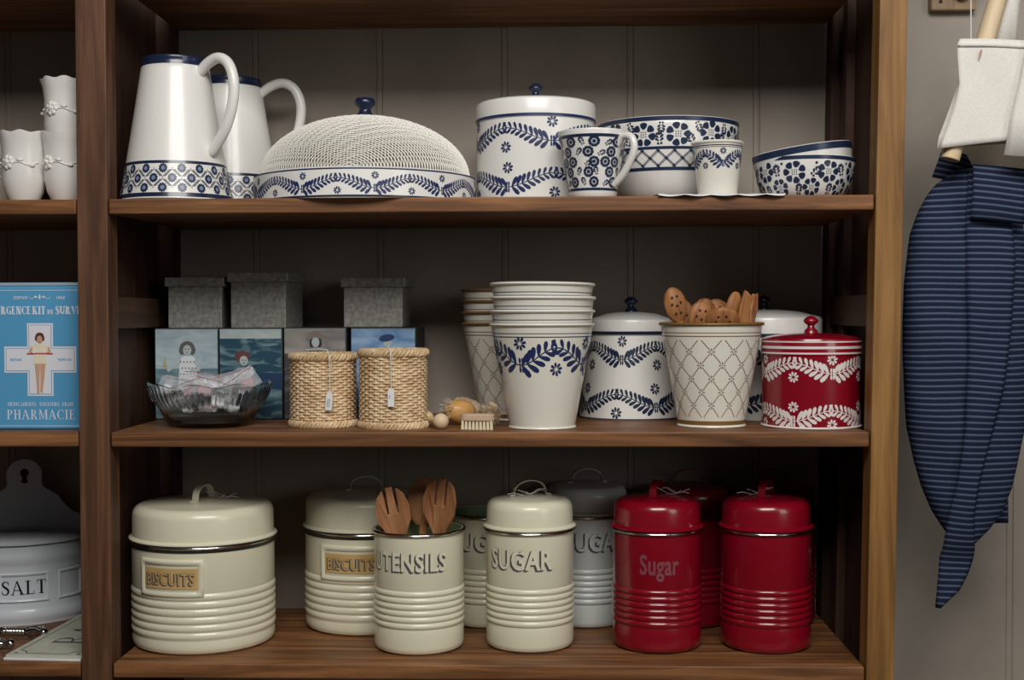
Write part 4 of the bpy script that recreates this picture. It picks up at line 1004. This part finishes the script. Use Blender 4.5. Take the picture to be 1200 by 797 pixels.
# card signs lying on the shelf
def card(label, loc, rz, lettered):
    t = thing('card_sign', label, 'sign', loc, rz)
    MB().box(0, .097, 0, .24, 0, .0028).obj('board', M['card'] if lettered else M['paper'], t, bevel=.0004, smooth=False)
    if lettered:
        d = Dec(); e = .009; q = .012; A, B = .097, .24
        loop = []
        for (cx, cy, a0) in ((A-e, e, 90), (A-e, B-e, 180), (e, B-e, 270), (e, e, 0)):
            seg_ = [(cx+q*cos(radians(a0+90*i/6)), cy+q*sin(radians(a0+90*i/6))) for i in range(7)]
            loop += list(reversed(seg_))
        d.path(loop+[loop[0]], .0012)
        for cx, cy in ((A-e, e), (A-e, B-e), (e, B-e), (e, e)): d.ell(cx, cy, .0022, .0022, 10)
        w0 = serif('BA', .044, .09, .035, .30, 1.1)
        for p in w0.p: d.poly([(A*.5+.026-z, B*.5+x-.020) for x, z in p])
        b = MB()
        for p in d.p: b.add([(x, y, .0031) for x, y in p], [tuple(range(len(p)))])
        b.obj('lettering', mat('ink_blue_grey', (52, 56, 72), .6), t, smooth=False, fix=False)
    return t
# near-left corner and left edge direction follow the shelf top
card('plain white card sign under the lettered one on the lowest left shelf', (-.1385, .0110, Z3), radians(-3), False)
card('cream card sign with ink border and roman lettering lying on the lowest left shelf', (-.1370, .0140, Z3+.0030), radians(-4), True)
def chrome_peg(label, loc, rot):
    t = thing('chrome_hook', label, 'hook', loc, rot=rot, group='chrome hooks on the lowest left shelf')
    pf = [(.0001, -.034), (.004, -.0335), (.0062, -.029), (.004, -.0245), (.0030, -.023), (.0055, -.018), (.0062, -.010), (.0040, -.004)]
    for i in range(6): pf += [(.0036, -.003+i*.0045), (.0056, -.0015+i*.0045), (.0056, .0003+i*.0045), (.0036, .0012+i*.0045)]
    pf += [(.0045, .026), (.0068, .030), (.0045, .036), (.0001, .037)]
    MB().lathe(pf, 24).xf(Matrix.Rotation(pi/2, 4, 'Y')).obj('shaft', M['chrome'], t, ang=60)
    MB().tube([(0, .0, 0), (.004, -.010, .001), (-.002, -.020, .001), (-.012, -.024, 0), (-.018, -.018, -.001)], [.003, .003, .003, .0028, .002], 10).obj('hook_arm', M['chrome'], t)
for x, y, z, a in ((-.158, .118, .0072, 2.95), (-.178, .052, .0072, 3.3), (-.222, .085, .0072, .3)):
    chrome_peg('small turned chrome hook lying before the salt box', (x, y, Z3+z), (0, .03, a))

# ------------------------------------------------------------------ right of the unit: hook board, canvas sling, striped cloth
def P3d(x, y, z): return (x, y, z)
t = thing('hook_board', 'small oak board screwed to the wall with a wooden peg and metal eye', 'hook', (1.0800, D, .58))
oak = wood('oak_wood', (134, 108, 82), (168, 142, 112), 2, .55)
MB().box(-.0290, .0330, -.016, 0, -.0240, .10).obj('board', oak, t, bevel=.0025, smooth=False)
MB().tube([(.012, -.014, .030), (.006, -.07, .022)], [.017, .015], 24).obj('peg', oak, t, bevel=.001, ang=40)
Dec().ell(-.016, -.012, .0026, .0026, 12).flat('screw_hole', M['hole'], t, Matrix.Translation((0, -.0165, 0)), .0002)
b = MB(); b.tube([(.012+.008*cos(a), -.022, -.002+.008*sin(a)) for a in [2*pi*i/20 for i in range(20)]], .0022, 8, True); b.tube([(.012, -.016, .0), (.012, -.022, .002)], .003, 8); b.obj('metal_eye', M['chrome'], t)

t = thing('canvas_sling', 'cream canvas sling on a pale wooden rod hanging from the oak board', 'sling', (1.06, .05, .33))
def cv(px, py): return 1.0293+(px-1130)*.00104-1.06, .105-(py-400)*.00104-.33
def loft(rows, name, m, parent, half, ybase, n=14, label=None):
    """rows: (py, x left, x right): a soft flattened tube"""
    R_ = []
    for i, (py, a, b_) in enumerate(rows):
        (x0, z), (x1, _) = cv(a, py), cv(b_, py); ring = []
        for k in range(2*n):
            u_ = pi*k/n; cx = (x0+x1)/2-(x1-x0)/2*cos(u_) if False else (x0+x1)/2+(x1-x0)/2*cos(u_)
            sgn = sin(u_); ring.append((cx, ybase-half*abs(sgn)**.6*(1 if sgn > 0 else -1), z))
        R_.append(ring)
    return MB().grid(R_, True).obj(name, m, parent, ang=60, label=label)
def quad_sheet(name, outline_l, outline_r, m, parent, y, bulge, nx=12, wave=.001, solid=.0016, tilt=0):
    R_ = []
    for (a, b_) in zip(outline_l, outline_r):
        (x0, z0), (x1, z1) = cv(*a), cv(*b_); row = []
        for k in range(nx+1):
            q = k/nx; row.append((x0+(x1-x0)*q, y-bulge*sin(pi*q)**.8+wave*sin(q*9+z0*60)+tilt*q, z0+(z1-z0)*q))
        R_.append(row)
    return MB().grid(R_).obj(name, m, parent, ang=60, solid=solid)
# front pocket round the rod, then the overlapping panel to the right, back panel behind
L_ = [(1117, 52), (1114, 58), (1114, 70), (1115, 88), (1116, 104), (1113, 120), (1108, 138), (1102, 156), (1097, 170), (1095, 177)]
R2 = [(1212, 56), (1212, 62), (1212, 74), (1212, 92), (1212, 108), (1212, 124), (1212, 140), (1212, 152), (1212, 160), (1212, 165)]
quad_sheet('front_panel', L_, R2, M['canvas'], t, -.012, .004, 24)
L3 = [(1130, 62), (1126, 90), (1119, 112), (1110, 138), (1102, 160), (1099, 174)]
quad_sheet('inner_panel', L3, [(1212, 64), (1212, 92), (1212, 116), (1212, 142), (1212, 156), (1212, 166)], M['canvas'], t, .018, -.004, 16)
quad_sheet('overlap_panel', [(1203, -20), (1196, 26), (1189, 62), (1181, 100), (1172, 142), (1163, 187)], [(1260, -20), (1256, 26), (1256, 62), (1256, 100), (1256, 150), (1256, 196)], M['canvas'], t, -.024, .006, 16)
quad_sheet('hem', [(1114, 57), (1114, 61)], [(1212, 61), (1212, 65)], M['canvas'], t, -.0138, .004, 24, solid=.0022)
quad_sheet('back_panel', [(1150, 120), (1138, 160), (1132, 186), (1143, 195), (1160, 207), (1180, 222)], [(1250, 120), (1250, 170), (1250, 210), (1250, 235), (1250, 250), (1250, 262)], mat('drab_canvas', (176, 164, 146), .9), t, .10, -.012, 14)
quad_sheet('strap', [(1171, -30), (1168, 10), (1163, 70)], [(1195, -30), (1192, 10), (1187, 70)], M['canvas'], t, .010, .0, 4)
a, b_ = cv(1110, 189), cv(1178, -40)
rod = wood('rod_wood', (214, 190, 152), (228, 206, 172), 2, .5)
MB().tube([(a[0], .002, a[1]), (b_[0], .006, b_[1])], .0112, 24).obj('rod', rod, t, bevel=.0012, ang=40)
a, b_ = cv(1133, 52), cv(1133, -40)
MB().tube([(a[0], .0, a[1]), (b_[0], .002, b_[1])], .0008, 6).obj('cord', M['string'], t)
Dec().tear(cv(1136, 78)[0], cv(1136, 78)[1], 1.3, .014, .003).flat('stitch_mark', mat('pinkish_thread', (188, 150, 136), .8), t, Matrix.Translation((0, -.0178, 0)), .0003)
sr = MB(); a, b_ = cv(1184, 232), cv(1230, 300)
tag(sr.tube([(a[0]+1.06, .14, a[1]+.33), (b_[0]+1.06, .14, b_[1]+.33)], .0065, 16).obj('metal_rail', mat('dull_steel', (150, 148, 142), .35, metal=.7), ang=40), 'dull steel rail slanting behind the striped cloth', 'rail')

t = thing('striped_cloth', 'navy cloth bag with pale blue ticking stripes hanging below the canvas sling', 'cloth bag', (1.0421, .10, .1041))
def cw(px, py): return (px-1130)*.00107, -(py-400)*.001066
def stripe_uv(o, slope=0.0, pitch=.0074, wob=.0006):
    me = o.data; uv = me.uv_layers.new(name='stripes')
    for lp in me.loops:
        c = me.vertices[lp.vertex_index].co; uv.data[lp.index].uv = (c.x, (c.z+slope*c.x+wob*sin(c.x*60+c.z*25))/pitch+50)
def srow(tab, py):
    for (a, b_), (c, d_) in zip(tab, tab[1:]):
        if a <= py <= c: return b_+(d_-b_)*((py-a)/(c-a))
    return tab[-1][1]
lt = [(196, 1128), (204, 1114), (215, 1098), (228, 1086), (250, 1075), (275, 1067), (330, 1060), (420, 1059), (500, 1064), (540, 1072), (570, 1081), (600, 1094), (622, 1108), (640, 1122)]
rt = [(196, 1160), (204, 1180), (215, 1187), (228, 1191), (250, 1194), (275, 1197), (330, 1201), (420, 1203), (500, 1199), (540, 1192), (570, 1185), (600, 1173), (622, 1158), (640, 1140)]
R_ = []; N = 28
for i in range(46):
    py = 196+(640-196)*i/45; x0, z = cw(srow(lt, py), py); x1, _ = cw(srow(rt, py), py); k = sin(pi*min(1, max(0, (py-190)/460)))**.5; ring = []
    for j in range(N):
        u_ = 2*pi*j/N; s_ = sin(u_)
        ring.append(((x0+x1)/2+(x1-x0)/2*cos(u_), -(.030*k+.004)*abs(s_)**.8*(1 if s_ > 0 else -1)+.0014*sin(py*.06+3*u_), z))
    R_.append(ring)
o = MB().grid(R_, True).obj('bag', M['ticking'], t, ang=70); stripe_uv(o)
fl_l = [(200, 1129), (262, 1123), (330, 1122), (420, 1123), (500, 1120), (560, 1114), (600, 1106), (660, 1100), (712, 1097)]
fl_r = [(200, 1180), (262, 1174), (300, 1177), (380, 1172), (450, 1163), (510, 1150), (560, 1138), (600, 1134), (650, 1140), (665, 1136), (690, 1124), (712, 1101)]
def sheet(name, lt_, rt_, p0, p1, n_, yf, slope, nx=10, solid=.002, edge=.004):
    rows = []
    for i in range(n_+1):
        py = p0+(p1-p0)*i/n_; x0, z = cw(srow(lt_, py), py); x1, _ = cw(srow(rt_, py), py); row = []
        for k_ in range(nx+1):
            q = k_/nx; row.append((x0+(x1-x0)*q, yf(py, q), z-slope*(x1-x0)*q))
        rows.append(row)
    o = MB().grid(rows).obj(name, M['ticking'], t, ang=70); stripe_uv(o, slope*1.0)
    md = o.modifiers.new('s', 'SOLIDIFY'); md.thickness = solid; md.offset = 0; return o
def yfl(py, q):
    k = sin(pi*min(1, max(0, (py-190)/460)))**.5 if py < 650 else 0
    return -(.032*k+.0055)-.0045*sin(pi*q)**.5+.0012*sin(py*.045+q*4)
sheet('front_fold', fl_l, fl_r, 200, 712, 50, yfl, .05)
sheet('top_cuff', [(197, 1129), (262, 1124)], [(197, 1186), (262, 1185)], 197, 260, 8, lambda py, q: -.030-.012*sin(pi*min(1, (py-190)/90))-.003*sin(pi*q), .10)
sheet('side_edge', [(205, 1176), (262, 1174)], [(205, 1188), (262, 1187)], 205, 258, 6, lambda py, q: -.020-.018*(1-q), .10)
sheet('back_corner', [(560, 1150), (617, 1160)], [(560, 1188), (617, 1189)], 560, 617, 6, lambda py, q: .022, .0)
sheet('back_loop', [(172, 1112), (205, 1100)], [(172, 1140), (205, 1162)], 172, 205, 5, lambda py, q: .030-.004*sin(pi*q), .25)
